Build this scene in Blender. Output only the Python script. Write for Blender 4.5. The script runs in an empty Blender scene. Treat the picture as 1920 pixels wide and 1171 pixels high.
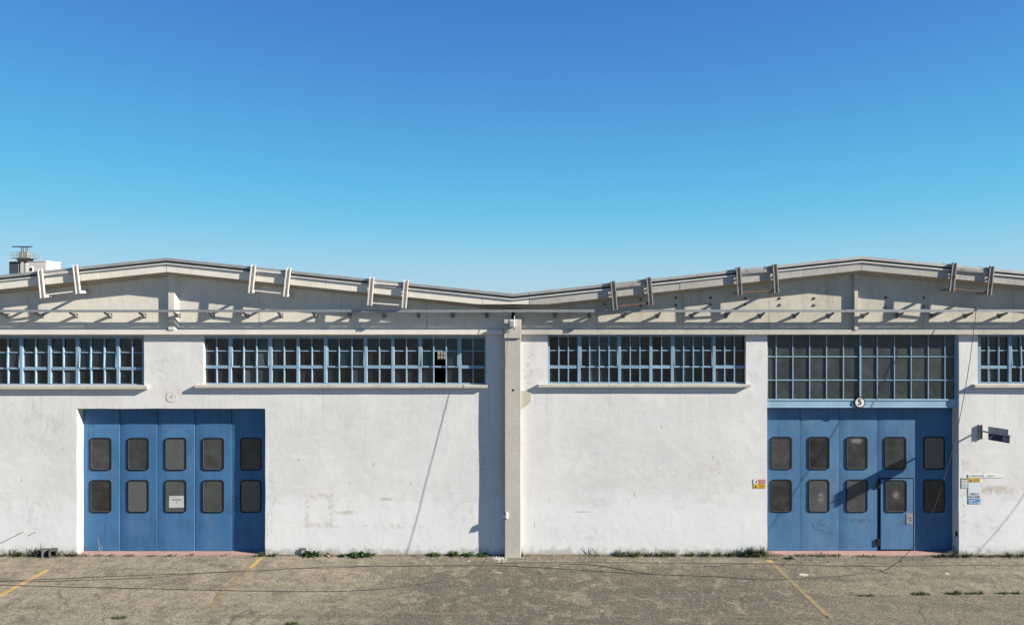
import bpy, bmesh, math, random
from mathutils import Vector, Matrix, noise as mnoise

random.seed(7)
scene = bpy.context.scene
COL = scene.collection

# ------------------------------------------------------------------ camera, sky, sun, exposure
D = 19.0            # metres from the lens to the plastered wall
HC = 6.493          # lens height
F = 1330.0          # focal length in photo pixels (photo 1920 wide)
cam = bpy.data.cameras.new('camera')
cam.sensor_width = 36.0
cam.lens = F / 1920 * 36
cam.clip_start = 0.1
cam.clip_end = 3000
camo = bpy.data.objects.new('camera', cam)
COL.objects.link(camo)
camo.location = (0, -D, HC)
camo.rotation_euler = (math.pi / 2, 0, 0)
scene.camera = camo

SUN = Vector((3.4, -1.0, 1.7))          # towards the sun
el = math.atan2(SUN.z, math.hypot(SUN.x, SUN.y))
az = math.atan2(SUN.x, SUN.y)
world = bpy.data.worlds.new('World')
scene.world = world
world.use_nodes = True
wn, wl = world.node_tree.nodes, world.node_tree.links
wn.clear()
sky = wn.new('ShaderNodeTexSky')
sky.sky_type = 'NISHITA'
sky.sun_disc = False
sky.sun_elevation = el
sky.sun_rotation = az
sky.altitude = 0
sky.air_density = 1.0
sky.dust_density = 0.0
sky.ozone_density = 3.0
hs = wn.new('ShaderNodeHueSaturation')
hs.inputs['Saturation'].default_value = 1.25
hs.inputs['Value'].default_value = 1.0
tint = wn.new('ShaderNodeMix')
tint.data_type = 'RGBA'
tint.blend_type = 'MULTIPLY'
tint.inputs['Factor'].default_value = 1.0
tint.inputs['B'].default_value = (0.80, 1.0, 1.05, 1)
# a camera-like response for the sky as a whole (the same everywhere on the dome)
EXPO = 1.45
pre = wn.new('ShaderNodeVectorMath')
pre.operation = 'SCALE'
pre.inputs['Scale'].default_value = 0.182 / 4
crv = wn.new('ShaderNodeRGBCurve')
CP = (((.069, .063), (.11, .087), (.155, .107), (.275, .165), (.462, .288), (.727, .405), (1.5, .60), (4, .9)),
      ((.15, .125), (.275, .228), (.385, .337), (.49, .425), (.692, .539), (.936, .618), (1.13, .65), (2, .78), (4, .95)),
      ((.3, .30), (.625, .59), (.8, .695), (.915, .758), (1.04, .806), (1.5, .86), (4, 1.0)))
for c_, pts_ in zip(crv.mapping.curves, CP):
    for (px_, py_) in pts_[:-1]:
        c_.points.new(px_ / 4, py_)
    c_.points[-1].location = (1, pts_[-1][1])
    for p_ in c_.points:
        p_.handle_type = 'AUTO_CLAMPED'
crv.mapping.extend = 'HORIZONTAL'
crv.mapping.update()
post = wn.new('ShaderNodeVectorMath')
post.operation = 'SCALE'
post.inputs['Scale'].default_value = 1 / (0.1 * 2 ** EXPO)
bg = wn.new('ShaderNodeBackground')
bg.inputs['Strength'].default_value = 0.1
wo = wn.new('ShaderNodeOutputWorld')
# the same sky with its left-right swing evened out, blended with the plain one
tc = wn.new('ShaderNodeTexCoord')
sp = wn.new('ShaderNodeSeparateXYZ')
wl.new(tc.outputs['Generated'], sp.inputs[0])
hz_ = wn.new('ShaderNodeMath'); hz_.operation = 'MULTIPLY'
wl.new(sp.outputs[2], hz_.inputs[0]); wl.new(sp.outputs[2], hz_.inputs[1])
hy_ = wn.new('ShaderNodeMath'); hy_.operation = 'SUBTRACT'; hy_.use_clamp = True
hy_.inputs[0].default_value = 1.0
wl.new(hz_.outputs[0], hy_.inputs[1])
hq_ = wn.new('ShaderNodeMath'); hq_.operation = 'SQRT'
wl.new(hy_.outputs[0], hq_.inputs[0])
cb_ = wn.new('ShaderNodeCombineXYZ')
wl.new(hq_.outputs[0], cb_.inputs[1]); wl.new(sp.outputs[2], cb_.inputs[2])
sky2 = wn.new('ShaderNodeTexSky')
for k_ in ('sky_type', 'sun_disc', 'sun_elevation', 'sun_rotation', 'altitude', 'air_density', 'dust_density', 'ozone_density'):
    setattr(sky2, k_, getattr(sky, k_))
wl.new(cb_.outputs[0], sky2.inputs[0])
sm_ = wn.new('ShaderNodeMix'); sm_.data_type = 'RGBA'
sm_.inputs['Factor'].default_value = .72
wl.new(sky.outputs[0], sm_.inputs['A']); wl.new(sky2.outputs[0], sm_.inputs['B'])
wl.new(sm_.outputs['Result'], hs.inputs['Color'])
wl.new(hs.outputs[0], tint.inputs['A'])
wl.new(tint.outputs['Result'], pre.inputs[0])
wl.new(pre.outputs[0], crv.inputs['Color'])
wl.new(crv.outputs[0], post.inputs[0])
wl.new(post.outputs[0], bg.inputs[0])
wl.new(bg.outputs[0], wo.inputs[0])

sl = bpy.data.lights.new('sun', 'SUN')
sl.energy = 5.0
sl.angle = math.radians(0.53)
sl.color = (1.0, 0.925, 0.79)
so = bpy.data.objects.new('sun', sl)
COL.objects.link(so)
so.location = (40, -20, 30)
so.rotation_euler = SUN.normalized().to_track_quat('Z', 'Y').to_euler()

vs = scene.view_settings
vs.view_transform = 'Standard'
vs.look = 'None'
vs.exposure = EXPO
vs.gamma = 1
vs.use_curve_mapping = False


# ------------------------------------------------------------------ measuring helpers
def P(x, y, e=0.0):
    """a point of the photograph that lies e metres in front of the plastered wall"""
    k = 1 - e / D
    return Vector(((x - 960) / 70 * k, -e, HC - (y - 585.5) / 70 * k))


def PX(x, e=0.0):
    return (x - 960) / 70 * (1 - e / D)


def PZ(y, e=0.0):
    return HC - (y - 585.5) / 70 * (1 - e / D)


def G(x, y, z=0.0):
    d = (HC - z) * F / (y - 585.5)
    return Vector(((x - 960) / F * d, -D + d, z))


# ------------------------------------------------------------------ objects
class MB:
    def __init__(s):
        s.v, s.f, s.sm, s.mi = [], [], [], []

    def face(s, pts, smooth=False, mi=0):
        i = len(s.v)
        s.v += [Vector(p) for p in pts]
        s.f.append(list(range(i, i + len(pts))))
        s.sm.append(smooth)
        s.mi.append(mi)

    def mesh(s, vs, fs, smooth=False, mi=0):
        i = len(s.v)
        s.v += [Vector(p) for p in vs]
        for f in fs:
            s.f.append([k + i for k in f])
            s.sm.append(smooth)
            s.mi.append(mi)

    def hexa(s, p, smooth=False, mi=0):
        s.mesh(p, [(0, 3, 2, 1), (4, 5, 6, 7), (0, 1, 5, 4), (1, 2, 6, 5), (2, 3, 7, 6), (3, 0, 4, 7)], smooth, mi)

    def box(s, x0, x1, y0, y1, z0, z1, mi=0):
        x0, x1 = min(x0, x1), max(x0, x1)
        y0, y1 = min(y0, y1), max(y0, y1)
        z0, z1 = min(z0, z1), max(z0, z1)
        s.hexa([(x0, y0, z0), (x1, y0, z0), (x1, y1, z0), (x0, y1, z0),
                (x0, y0, z1), (x1, y0, z1), (x1, y1, z1), (x0, y1, z1)], mi=mi)

    def ebox(s, x0, x1, e0, e1, z0, z1, mi=0):
        s.box(x0, x1, -e0, -e1, z0, z1, mi)

    def bar(s, a, b, w, h, up=(0, 0, 1)):
        """straight bar from a to b; w across, h along up"""
        a, b, up = Vector(a), Vector(b), Vector(up)
        d = (b - a).normalized()
        sd = d.cross(up)
        if sd.length < 1e-4:
            sd = d.cross(Vector((1, 0, 0)))
        sd.normalize()
        u = sd.cross(d).normalized()
        sd, u = sd * w / 2, u * h / 2
        s.hexa([a - sd - u, a + sd - u, b + sd - u, b - sd - u, a - sd + u, a + sd + u, b + sd + u, b - sd + u])

    def tube(s, pts, r, n=6, cap=True):
        pts = [Vector(p) for p in pts]
        rings = []
        ref = Vector((0.13, 0.31, 0.94)).normalized()
        for i, p in enumerate(pts):
            d = (pts[min(i + 1, len(pts) - 1)] - pts[max(i - 1, 0)]).normalized()
            q = ref
            if abs(d.dot(q)) > .95:
                q = Vector((1, 0.1, 0)).normalized()
            a = d.cross(q).normalized()
            b = d.cross(a).normalized()
            rr = r[i] if isinstance(r, (list, tuple)) else r
            rings.append([p + (a * math.cos(t) + b * math.sin(t)) * rr for t in [2 * math.pi * k / n for k in range(n)]])
        vsn = [v for rg in rings for v in rg]
        fs = []
        for i in range(len(pts) - 1):
            for k in range(n):
                fs.append((i * n + k, i * n + (k + 1) % n, (i + 1) * n + (k + 1) % n, (i + 1) * n + k))
        s.mesh(vsn, fs, True)
        if cap:
            s.face(rings[0])
            s.face(rings[-1])

    def disc(s, c, r, e0, e1, n=28, mi=0):
        """a short cylinder with its axis out of the wall, centre c=(x,z)"""
        cs = [(c[0] + r * math.cos(2 * math.pi * k / n), c[1] + r * math.sin(2 * math.pi * k / n)) for k in range(n)]
        s.prism(cs, e0, e1, mi)

    def prism(s, pts, e0, e1, mi=0):
        """outline in x,z pushed from e0 to e1 out of the wall"""
        n = len(pts)
        a = [(x, -e0, z) for x, z in pts]
        b = [(x, -e1, z) for x, z in pts]
        s.mesh(a + b, [tuple(range(n)), tuple(range(2 * n - 1, n - 1, -1))] +
               [(k, n + k, n + (k + 1) % n, (k + 1) % n) for k in range(n)], False, mi)

    def ring(s, outer, inner, e0, e1, mi=0):
        n = len(outer)
        for k in range(n):
            j = (k + 1) % n
            o0, o1, i0, i1 = outer[k], outer[j], inner[k], inner[j]
            s.face([(o0[0], -e1, o0[1]), (o1[0], -e1, o1[1]), (i1[0], -e1, i1[1]), (i0[0], -e1, i0[1])], mi=mi)
            s.face([(o0[0], -e0, o0[1]), (o1[0], -e0, o1[1]), (o1[0], -e1, o1[1]), (o0[0], -e1, o0[1])], mi=mi)
            s.face([(i0[0], -e0, i0[1]), (i1[0], -e0, i1[1]), (i1[0], -e1, i1[1]), (i0[0], -e1, i0[1])], mi=mi)

    def build(s, name, mat, parent=None, bevel=0, recalc=True):
        me = bpy.data.meshes.new(name)
        off = wloc(parent) if parent else Vector((0, 0, 0))
        me.from_pydata([v - off for v in s.v], [], s.f)
        mats = mat if isinstance(mat, (list, tuple)) else [mat]
        for m in mats:
            me.materials.append(m)
        me.polygons.foreach_set('use_smooth', s.sm)
        me.polygons.foreach_set('material_index', s.mi)
        me.update()
        if recalc:
            bm = bmesh.new()
            bm.from_mesh(me)
            bmesh.ops.remove_doubles(bm, verts=bm.verts, dist=1e-5)
            bmesh.ops.recalc_face_normals(bm, faces=bm.faces)
            bm.to_mesh(me)
            bm.free()
        o = bpy.data.objects.new(name, me)
        COL.objects.link(o)
        if parent:
            o.parent = parent
        if bevel:
            md = o.modifiers.new('bevel', 'BEVEL')
            md.width = bevel
            md.segments = 2
            md.limit_method = 'ANGLE'
            md.angle_limit = math.radians(40)
        return o


def wloc(o):
    p = Vector((0, 0, 0))
    while o:
        p += o.location
        o = o.parent
    return p


def thing(name, label, cat, loc=(0, 0, 0), group=None):
    o = bpy.data.objects.new(name, None)
    o.empty_display_size = .2
    COL.objects.link(o)
    o.location = loc
    return tag(o, label, cat, group)


def tag(o, label=None, cat=None, group=None, kind=None):
    for k, v in (('label', label), ('category', cat), ('group', group), ('kind', kind)):
        if v:
            o[k] = v
    return o


def copy_tree(o, parent=None):
    c = o.copy()
    COL.objects.link(c)
    c.parent = parent
    for ch in list(o.children):
        copy_tree(ch, c)
    return c


def text_faces(txt, size, cx, cz, e, bold=0.0):
    """lettering as thin solid letters lying on a board facing the yard"""
    cu = bpy.data.curves.new('t', 'FONT')
    cu.body = txt
    cu.size = size
    cu.align_x = 'CENTER'
    cu.align_y = 'CENTER'
    cu.offset = bold
    cu.extrude = 0.001
    cu.resolution_u = 3
    ob = bpy.data.objects.new('t', cu)
    COL.objects.link(ob)
    dg = bpy.context.evaluated_depsgraph_get()
    me = bpy.data.meshes.new_from_object(ob.evaluated_get(dg))
    vs_ = [(v.co.x + cx, -e - v.co.z, v.co.y + cz) for v in me.vertices]
    fs_ = [tuple(p.vertices) for p in me.polygons]
    bpy.data.objects.remove(ob)
    bpy.data.curves.remove(cu)
    bpy.data.meshes.remove(me)
    return vs_, fs_


def rrect(x0, x1, z0, z1, r, n=5):
    out = []
    for cx, cz, a0 in ((x1 - r, z1 - r, 0), (x0 + r, z1 - r, 90), (x0 + r, z0 + r, 180), (x1 - r, z0 + r, 270)):
        for k in range(n + 1):
            a = math.radians(a0 + 90 * k / n)
            out.append((cx + r * math.cos(a), cz + r * math.sin(a)))
    return out


# ------------------------------------------------------------------ materials
ALB = .725           # scales the base colour of every surface, balanced against the exposure


class NT:
    def __init__(s, name):
        s.m = bpy.data.materials.new(name)
        s.m.use_nodes = True
        s.t = s.m.node_tree
        s.n, s.l = s.t.nodes, s.t.links
        s.b = s.n['Principled BSDF']
        s.pos = s.n.new('ShaderNodeNewGeometry').outputs['Position']

    def put(s, sock, v):
        if isinstance(v, (int, float)):
            sock.default_value = v
        elif isinstance(v, (tuple, list)):
            sock.default_value = (*v, 1) if len(v) == 3 and sock.type == 'RGBA' else v
        else:
            s.l.new(v, sock)

    def noise(s, scale, detail=5, rough=.55, vec=None, stretch=None, dist=0):
        n = s.n.new('ShaderNodeTexNoise')
        n.inputs['Scale'].default_value = scale
        n.inputs['Detail'].default_value = detail
        n.inputs['Roughness'].default_value = rough
        n.inputs['Distortion'].default_value = dist
        v = vec or s.pos
        if stretch:
            v = s.vmul(v, stretch)
        s.l.new(v, n.inputs['Vector'])
        return n.outputs['Fac']

    def vmul(s, v, k):
        m = s.n.new('ShaderNodeVectorMath')
        m.operation = 'MULTIPLY'
        s.put(m.inputs[0], v)
        m.inputs[1].default_value = k
        return m.outputs[0]

    def math(s, op, a, b=0.0, clamp=False):
        m = s.n.new('ShaderNodeMath')
        m.operation = op
        m.use_clamp = clamp
        s.put(m.inputs[0], a)
        s.put(m.inputs[1], b)
        return m.outputs[0]

    def ramp(s, v, a, b, c=0.0, d=1.0):
        m = s.n.new('ShaderNodeMapRange')
        m.interpolation_type = 'SMOOTHSTEP'
        s.put(m.inputs['Value'], v)
        for k, q in (('From Min', a), ('From Max', b), ('To Min', c), ('To Max', d)):
            m.inputs[k].default_value = q
        return m.outputs[0]

    def mix(s, fac, a, b, mode='MIX'):
        m = s.n.new('ShaderNodeMix')
        m.data_type = 'RGBA'
        m.blend_type = mode
        s.put(m.inputs['Factor'], fac)
        s.put(m.inputs['A'], a)
        s.put(m.inputs['B'], b)
        return m.outputs['Result']

    def vor(s, scale, feature='F1', out='Distance', vec=None, rand=1):
        n = s.n.new('ShaderNodeTexVoronoi')
        n.feature = feature
        n.inputs['Scale'].default_value = scale
        n.inputs['Randomness'].default_value = rand
        s.l.new(vec or s.pos, n.inputs['Vector'])
        return n.outputs[out]

    def sep(s, v=None):
        n = s.n.new('ShaderNodeSeparateXYZ')
        s.l.new(v or s.pos, n.inputs[0])
        return n.outputs

    def bump(s, h, strength, dist=.01):
        b = s.n.new('ShaderNodeBump')
        b.inputs['Strength'].default_value = strength
        b.inputs['Distance'].default_value = dist
        s.l.new(h, b.inputs['Height'])
        s.l.new(b.outputs[0], s.b.inputs['Normal'])

    def ell(s, cx, cz, rx, rz, soft=.55):
        """soft ellipse on the facade"""
        a = s.n.new('ShaderNodeVectorMath')
        a.operation = 'SUBTRACT'
        s.l.new(s.pos, a.inputs[0])
        a.inputs[1].default_value = (cx, 0, cz)
        b = s.vmul(a.outputs[0], (1 / rx, 0, 1 / rz))
        c = s.n.new('ShaderNodeVectorMath')
        c.operation = 'LENGTH'
        s.l.new(b, c.inputs[0])
        return s.ramp(c.outputs['Value'], 1.0, 1 - soft)

    def done(s, color, rough=.8, spec=.3, metal=0.0):
        s.put(s.b.inputs['Base Color'], s.mix(1.0, color, (ALB, ALB, ALB), 'MULTIPLY'))
        s.put(s.b.inputs['Roughness'], rough)
        s.b.inputs['Specular IOR Level'].default_value = spec
        s.b.inputs['Metallic'].default_value = metal
        return s.m


def simple(name, c, rough=.7, spec=.3, metal=0.0, var=.15, scale=6, bump=0, bscale=40):
    t = NT(name)
    n = t.noise(scale, 6)
    n2 = t.noise(scale * 7, 4)
    k = t.math('ADD', t.math('MULTIPLY', n, .7), t.math('MULTIPLY', n2, .3))
    lo = tuple(q * (1 - var) for q in c)
    hi = tuple(min(1, q * (1 + var)) for q in c)
    if bump:
        t.bump(t.noise(bscale, 5), bump)
    return t.done(t.mix(t.ramp(k, .3, .7), lo, hi), rough, spec, metal)


def concrete(name, c, stain=(.2, .18, .15), amount=.35, var=.14, bump=.35):
    t = NT(name)
    a = t.noise(1.3, 7, .6)
    b = t.noise(14, 6, .65)
    s_ = t.noise(2.2, 6, .6, stretch=(1.6, 1.6, .35))
    k = t.math('ADD', t.math('MULTIPLY', a, .55), t.math('MULTIPLY', b, .45))
    col = t.mix(t.ramp(k, .3, .7), tuple(q * (1 - var) for q in c), tuple(min(1, q * (1 + var)) for q in c))
    col = t.mix(t.math('MULTIPLY', t.ramp(s_, .52, .75), amount), col, stain)
    pits = t.vor(26)
    col = t.mix(t.math('MULTIPLY', t.ramp(pits, .13, .05), .35), col, stain)
    t.bump(t.math('ADD', b, t.math('MULTIPLY', t.noise(70, 3), .5)), bump, .006)
    return t.done(col, .9, .2)


def plaster():
    t = NT('white plaster')
    big = t.noise(.55, 6, .6)
    mid = t.noise(2.6, 7, .62, dist=.4)
    fine = t.noise(16, 6, .65)
    brush = t.noise(3.0, 5, .6, stretch=(.5, 1, 2.6))
    col = t.mix(t.ramp(big, .32, .68), (.69, .68, .68), (.765, .757, .757))
    col = t.mix(t.math('MULTIPLY', t.ramp(mid, .48, .74), .32), col, (.58, .57, .56))
    col = t.mix(t.math('MULTIPLY', t.ramp(brush, .50, .72), .4), col, (.81, .81, .81))
    col = t.mix(t.math('MULTIPLY', t.ramp(fine, .56, .76), .10), col, (.5, .49, .47))
    # newer white paint on the lower metre and a half, with a ragged upper edge
    z = t.sep()[2]
    edge = t.math('ADD', z, t.math('MULTIPLY', t.math('SUBTRACT', mid, .5), 1.6))
    col = t.mix(t.math('MULTIPLY', t.ramp(edge, 1.7, 1.25), .7), col, (.80, .81, .825))
    # rising damp and splashed dirt, broken up
    d2 = t.math('ADD', z, t.math('MULTIPLY', t.math('SUBTRACT', t.noise(5, 6), .5), .6))
    col = t.mix(t.math('MULTIPLY', t.ramp(d2, .24, .02), .65), col, (.36, .33, .28))

    # rain runs below the sills
    rn_ = t.math('MULTIPLY', t.ramp(t.noise(6, 5, .6, stretch=(1.5, 1, .07)), .54, .72), t.math('MULTIPLY', t.ramp(z, PZ(860), PZ(760)), t.ramp(z, PZ(720), PZ(732))))
    col = t.mix(t.math('MULTIPLY', rn_, .28), col, (.42, .41, .39))

    def stain(x, y, rx, ry, c, amt, sc=9, lo=.45, hi=.62):
        nonlocal col
        m = t.ell(PX(x), PZ(y), rx / 70, ry / 70, .7)
        m = t.math('MULTIPLY', m, t.ramp(t.noise(sc, 7, .7, dist=.5), lo, hi))
        col = t.mix(t.math('MULTIPLY', m, amt), col, c)
    tan, grey, rust = (.47, .40, .30), (.33, .32, .31), (.45, .33, .2)
    stain(992, 690, 18, 62, grey, .38, 7)
    stain(1000, 655, 12, 30, tan, .35, 6)
    stain(1425, 660, 9, 20, grey, .7, 24, .54, .62)
    stain(1412, 705, 14, 18, grey, .7, 24, .52, .60)
    stain(1835, 905, 26, 40, tan, .45, 8)
    stain(1868, 918, 44, 12, tan, .75, 7, .4, .56)
    stain(1812, 870, 16, 16, tan, .75, 12)
    stain(1806, 940, 7, 110, rust, .55, 14)
    stain(1850, 985, 60, 24, grey, .25, 5)
    stain(730, 986, 90, 7, tan, .5, 6)
    stain(600, 986, 60, 6, tan, .5, 6)
    stain(870, 960, 60, 50, grey, .2, 4)
    stain(510, 930, 10, 110, grey, .4, 14)
    stain(500, 985, 5, 60, tan, .6, 14)
    stain(322, 735, 34, 30, tan, .22, 6, .3, .6)
    stain(305, 690, 30, 40, grey, .25, 8)
    stain(70, 800, 80, 90, grey, .22, 3)
    stain(60, 960, 70, 60, grey, .22, 5)
    stain(1180, 880, 200, 60, grey, .12, 3)
    stain(1340, 900, 60, 120, tan, .14, 4)
    stain(1100, 1000, 110, 26, grey, .22, 4)
    stain(640, 800, 90, 60, grey, .10, 3)
    stain(905, 850, 12, 130, grey, .35, 12)
    stain(725, 935, 16, 5, tan, .7, 6, .3, .5)
    stain(650, 960, 26, 6, tan, .6, 8, .35, .55)
    for (x, y, rx, ry) in ((1337, 858, 1.6, 7), (1349, 886, 4, 1.6), (1190, 926, 1.6, 8), (1002, 985, 1.6, 9), (1092, 959, 24, 1.6), (700, 870, 2, 5), (560, 862, 5, 1.6), (770, 905, 1.6, 6), (655, 905, 4, 1.5), (1240, 800, 1.5, 6), (1120, 850, 4, 1.4), (40, 900, 1.6, 7), (118, 842, 4, 1.6)):
        stain(x, y, rx, ry, grey, .75, 16, .35, .5)
    # remains of a torn-off notice: a ragged rectangular outline
    a = t.n.new('ShaderNodeVectorMath')
    a.operation = 'SUBTRACT'
    t.l.new(t.pos, a.inputs[0])
    a.inputs[1].default_value = (PX(598), 0, PZ(957))
    b = t.n.new('ShaderNodeVectorMath')
    b.operation = 'ABSOLUTE'
    t.l.new(t.vmul(a.outputs[0], (70 / 25, 0, 70 / 29)), b.inputs[0])
    sx = t.sep(b.outputs[0])
    mx = t.math('MAXIMUM', sx[0], sx[2])
    mx = t.math('ADD', mx, t.math('MULTIPLY', t.math('SUBTRACT', t.noise(6, 6, .7), .5), .75))
    rg = t.math('MULTIPLY', t.ramp(mx, .70, .86), t.ramp(mx, 1.14, 1.0))
    rg = t.math('MULTIPLY', rg, t.ramp(t.noise(9, 7, .75), .40, .62))
    col = t.mix(t.math('MULTIPLY', rg, .55), col, (.50, .43, .34))
    t.bump(t.math('ADD', t.math('MULTIPLY', mid, 1.6), t.math('ADD', t.math('MULTIPLY', fine, .22), t.math('MULTIPLY', brush, .5))), .42, .011)
    return t.done(col, .88, .2)


def blue_paint(name, c, dark=.6, streak=.5, grime=(.05, .09, .16), rough=.5, stains=()):
    t = NT(name)
    a = t.noise(1.1, 6, .6)
    v = t.noise(6, 6, .6, stretch=(1.6, 1, .16))
    f = t.noise(30, 4)
    col = t.mix(t.ramp(a, .3, .7), tuple(q * .9 for q in c), tuple(min(1, q * 1.1) for q in c))
    col = t.mix(t.math('MULTIPLY', t.ramp(v, .5, .78), streak), col, tuple(q * dark for q in c))
    col = t.mix(t.math('MULTIPLY', t.ramp(t.noise(5, 7, .7), .60, .72), .5), col, grime)
    col = t.mix(t.math('MULTIPLY', t.ramp(t.noise(1.7, 6, .65, stretch=(1.3, 1, .6)), .50, .72), .35), col, tuple(q * .7 + .12 for q in c))
    col = t.mix(t.math('MULTIPLY', t.ramp(f, .6, .8), .15), col, (.55, .6, .65))
    oi = t.n.new('ShaderNodeObjectInfo')
    col = t.mix(1.0, col, t.mix(oi.outputs['Random'], (.84, .86, .88), (1.12, 1.08, 1.04)), 'MULTIPLY')
    for (sx, sy, rx, ry, am) in stains:
        mk = t.math('MULTIPLY', t.ell(PX(sx, -.28), PZ(sy, -.28), rx / 70, ry / 70, .8), t.ramp(t.noise(16, 6, .75), .42, .58))
        col = t.mix(t.math('MULTIPLY', mk, am), col, tuple(q * .35 for q in c))
    t.bump(t.math('ADD', t.noise(2.5, 4, stretch=(1.5, 1, .7)), t.math('MULTIPLY', f, .08)), .12, .012)
    return t.done(col, t.ramp(a, .3, .7, rough - .08, rough + .12), .22)


def glass(name, c, lo, hi, rough=.12, spec=.5, painted_glints=()):
    """dusty glass: each pane a little different"""
    t = NT(name)
    oi = t.n.new('ShaderNodeObjectInfo')
    r = oi.outputs['Random']
    off = t.n.new('ShaderNodeVectorMath')
    off.operation = 'ADD'
    t.l.new(t.pos, off.inputs[0])
    sc = t.n.new('ShaderNodeVectorMath')
    sc.operation = 'SCALE'
    sc.inputs[0].default_value = (37, 11, 23)
    t.l.new(r, sc.inputs['Scale'])
    t.l.new(sc.outputs[0], off.inputs[1])
    n = t.noise(3.2, 6, .6, vec=off.outputs[0])
    k = t.math('ADD', t.math('MULTIPLY', r, .55), t.math('MULTIPLY', n, .45))
    g = t.ramp(k, .15, .8, lo, hi)
    m = t.n.new('ShaderNodeVectorMath')
    m.operation = 'SCALE'
    m.inputs[0].default_value = c
    t.l.new(g, m.inputs['Scale'])
    gc = m.outputs[0]
    for (sx, sy, rx, ry) in painted_glints:  # pale blurs painted into the glass colour in place of reflections
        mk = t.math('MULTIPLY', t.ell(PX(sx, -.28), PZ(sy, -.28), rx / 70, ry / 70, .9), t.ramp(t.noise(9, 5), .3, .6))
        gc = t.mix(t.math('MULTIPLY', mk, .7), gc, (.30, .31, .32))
    t.bump(t.noise(1.6, 2, vec=off.outputs[0]), .05, .02)
    return t.done(gc, t.ramp(n, .3, .7, rough, rough + .25), spec)


def asphalt():
    t = NT('weathered asphalt')
    x, y, z = t.sep()
    big = t.noise(.33, 6, .6)
    mid = t.noise(1.4, 7, .65, dist=.6)
    cell = t.vor(52, out='Color')
    cs = t.sep(cell)[0]
    cell2 = t.sep(t.vor(27, out='Color'))[1]
    fine = t.noise(60, 4, .7)
    tan = (.285, .248, .190)
    gry = (.130, .116, .092)
    xn = t.math('ADD', x, t.math('MULTIPLY', t.math('SUBTRACT', big, .5), 9))
    left = t.ramp(xn, -1.0, -6.0)
    right = t.math('MULTIPLY', t.ramp(xn, 5.0, 9.0), .65)
    near = t.math('MULTIPLY', t.ramp(t.math('ADD', y, t.math('MULTIPLY', t.math('SUBTRACT', mid, .5), 1.4)), -1.1, -.3), .7)
    k = t.math('MAXIMUM', t.math('MAXIMUM', left, right), near)
    col = t.mix(k, gry, tan)
    col = t.mix(t.math('MULTIPLY', t.ramp(mid, .46, .66), .55), col, (.095, .087, .075))
    col = t.mix(t.math('MULTIPLY', t.ramp(t.noise(.9, 6, .6), .54, .70), .4), col, (.29, .245, .19))
    b3 = t.noise(4.2, 6, .65, dist=.8)
    col = t.mix(t.math('MULTIPLY', t.ramp(b3, .46, .66), .55), col, (.105, .093, .075))
    col = t.mix(t.math('MULTIPLY', t.ramp(t.noise(2.3, 6, .6, dist=1.0), .50, .68), .5), col, (.36, .32, .25))
    # the smoother strip beyond the long crack on the right
    strip = t.math('MULTIPLY', t.ramp(y, -2.66, -2.72), t.ramp(x, 5.6, 7.2))
    col = t.mix(t.math('MULTIPLY', strip, .55), col, (.15, .135, .113))
    # tyre-worn and oily bands
    band = t.noise(1.1, 5, .6, stretch=(.12, 1.4, 1))
    col = t.mix(t.math('MULTIPLY', t.ramp(band, .50, .66), .45), col, (.09, .082, .070))
    # aggregate
    agg = t.math('ADD', t.math('MULTIPLY', cs, .6), t.math('MULTIPLY', cell2, .4))
    col = t.mix(.62, col, t.mix(t.ramp(agg, .15, .85), (.30, .29, .28), (.72, .71, .69)), 'OVERLAY')
    col = t.mix(t.math('MULTIPLY', t.ramp(cs, .90, .97), .55), col, (.45, .41, .35))
    col = t.mix(t.math('MULTIPLY', t.ramp(cs, .14, .05), .6), col, (.04, .038, .036))
    # fine crazing
    wv = t.n.new('ShaderNodeVectorMath')
    wv.operation = 'ADD'
    t.l.new(t.pos, wv.inputs[0])
    nz = t.n.new('ShaderNodeTexNoise')
    nz.inputs['Scale'].default_value = 2.4
    nz.inputs['Detail'].default_value = 5
    t.l.new(t.pos, nz.inputs['Vector'])
    t.l.new(t.vmul(nz.outputs['Color'], (.5, .5, 0)), wv.inputs[1])
    ce = t.vor(.62, 'DISTANCE_TO_EDGE', vec=wv.outputs[0])
    cr = t.math('MULTIPLY', t.ramp(ce, .011, .003), t.ramp(t.noise(.45, 4), .47, .56))
    col = t.mix(t.math('MULTIPLY', cr, .5), col, (.06, .056, .05))
    h = t.math('ADD', t.math('MULTIPLY', cs, .7), t.math('ADD', t.math('MULTIPLY', fine, .5), t.math('MULTIPLY', cr, -.5)))
    t.bump(h, .65, .012)
    return t.done(col, .92, .2)


def flaky_paint(name, c, lo, hi, under=(.17, .145, .115)):
    t = NT(name)
    n = t.noise(7, 8, .75)
    f = t.noise(45, 4, .7)
    k = t.math('ADD', t.math('MULTIPLY', n, .7), t.math('MULTIPLY', f, .3))
    return t.done(t.mix(t.ramp(k, lo, hi), c, under), .85, .25)


def leaf_mat(name, a, b):
    t = NT(name)
    oi = t.n.new('ShaderNodeObjectInfo')
    k = t.math('ADD', t.math('MULTIPLY', oi.outputs['Random'], .4), t.math('MULTIPLY', t.noise(22, 4), .6))
    m = t.done(t.mix(t.ramp(k, .25, .75), a, b), .6, .3)
    t.b.inputs['Transmission Weight'].default_value = 0
    return m


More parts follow.
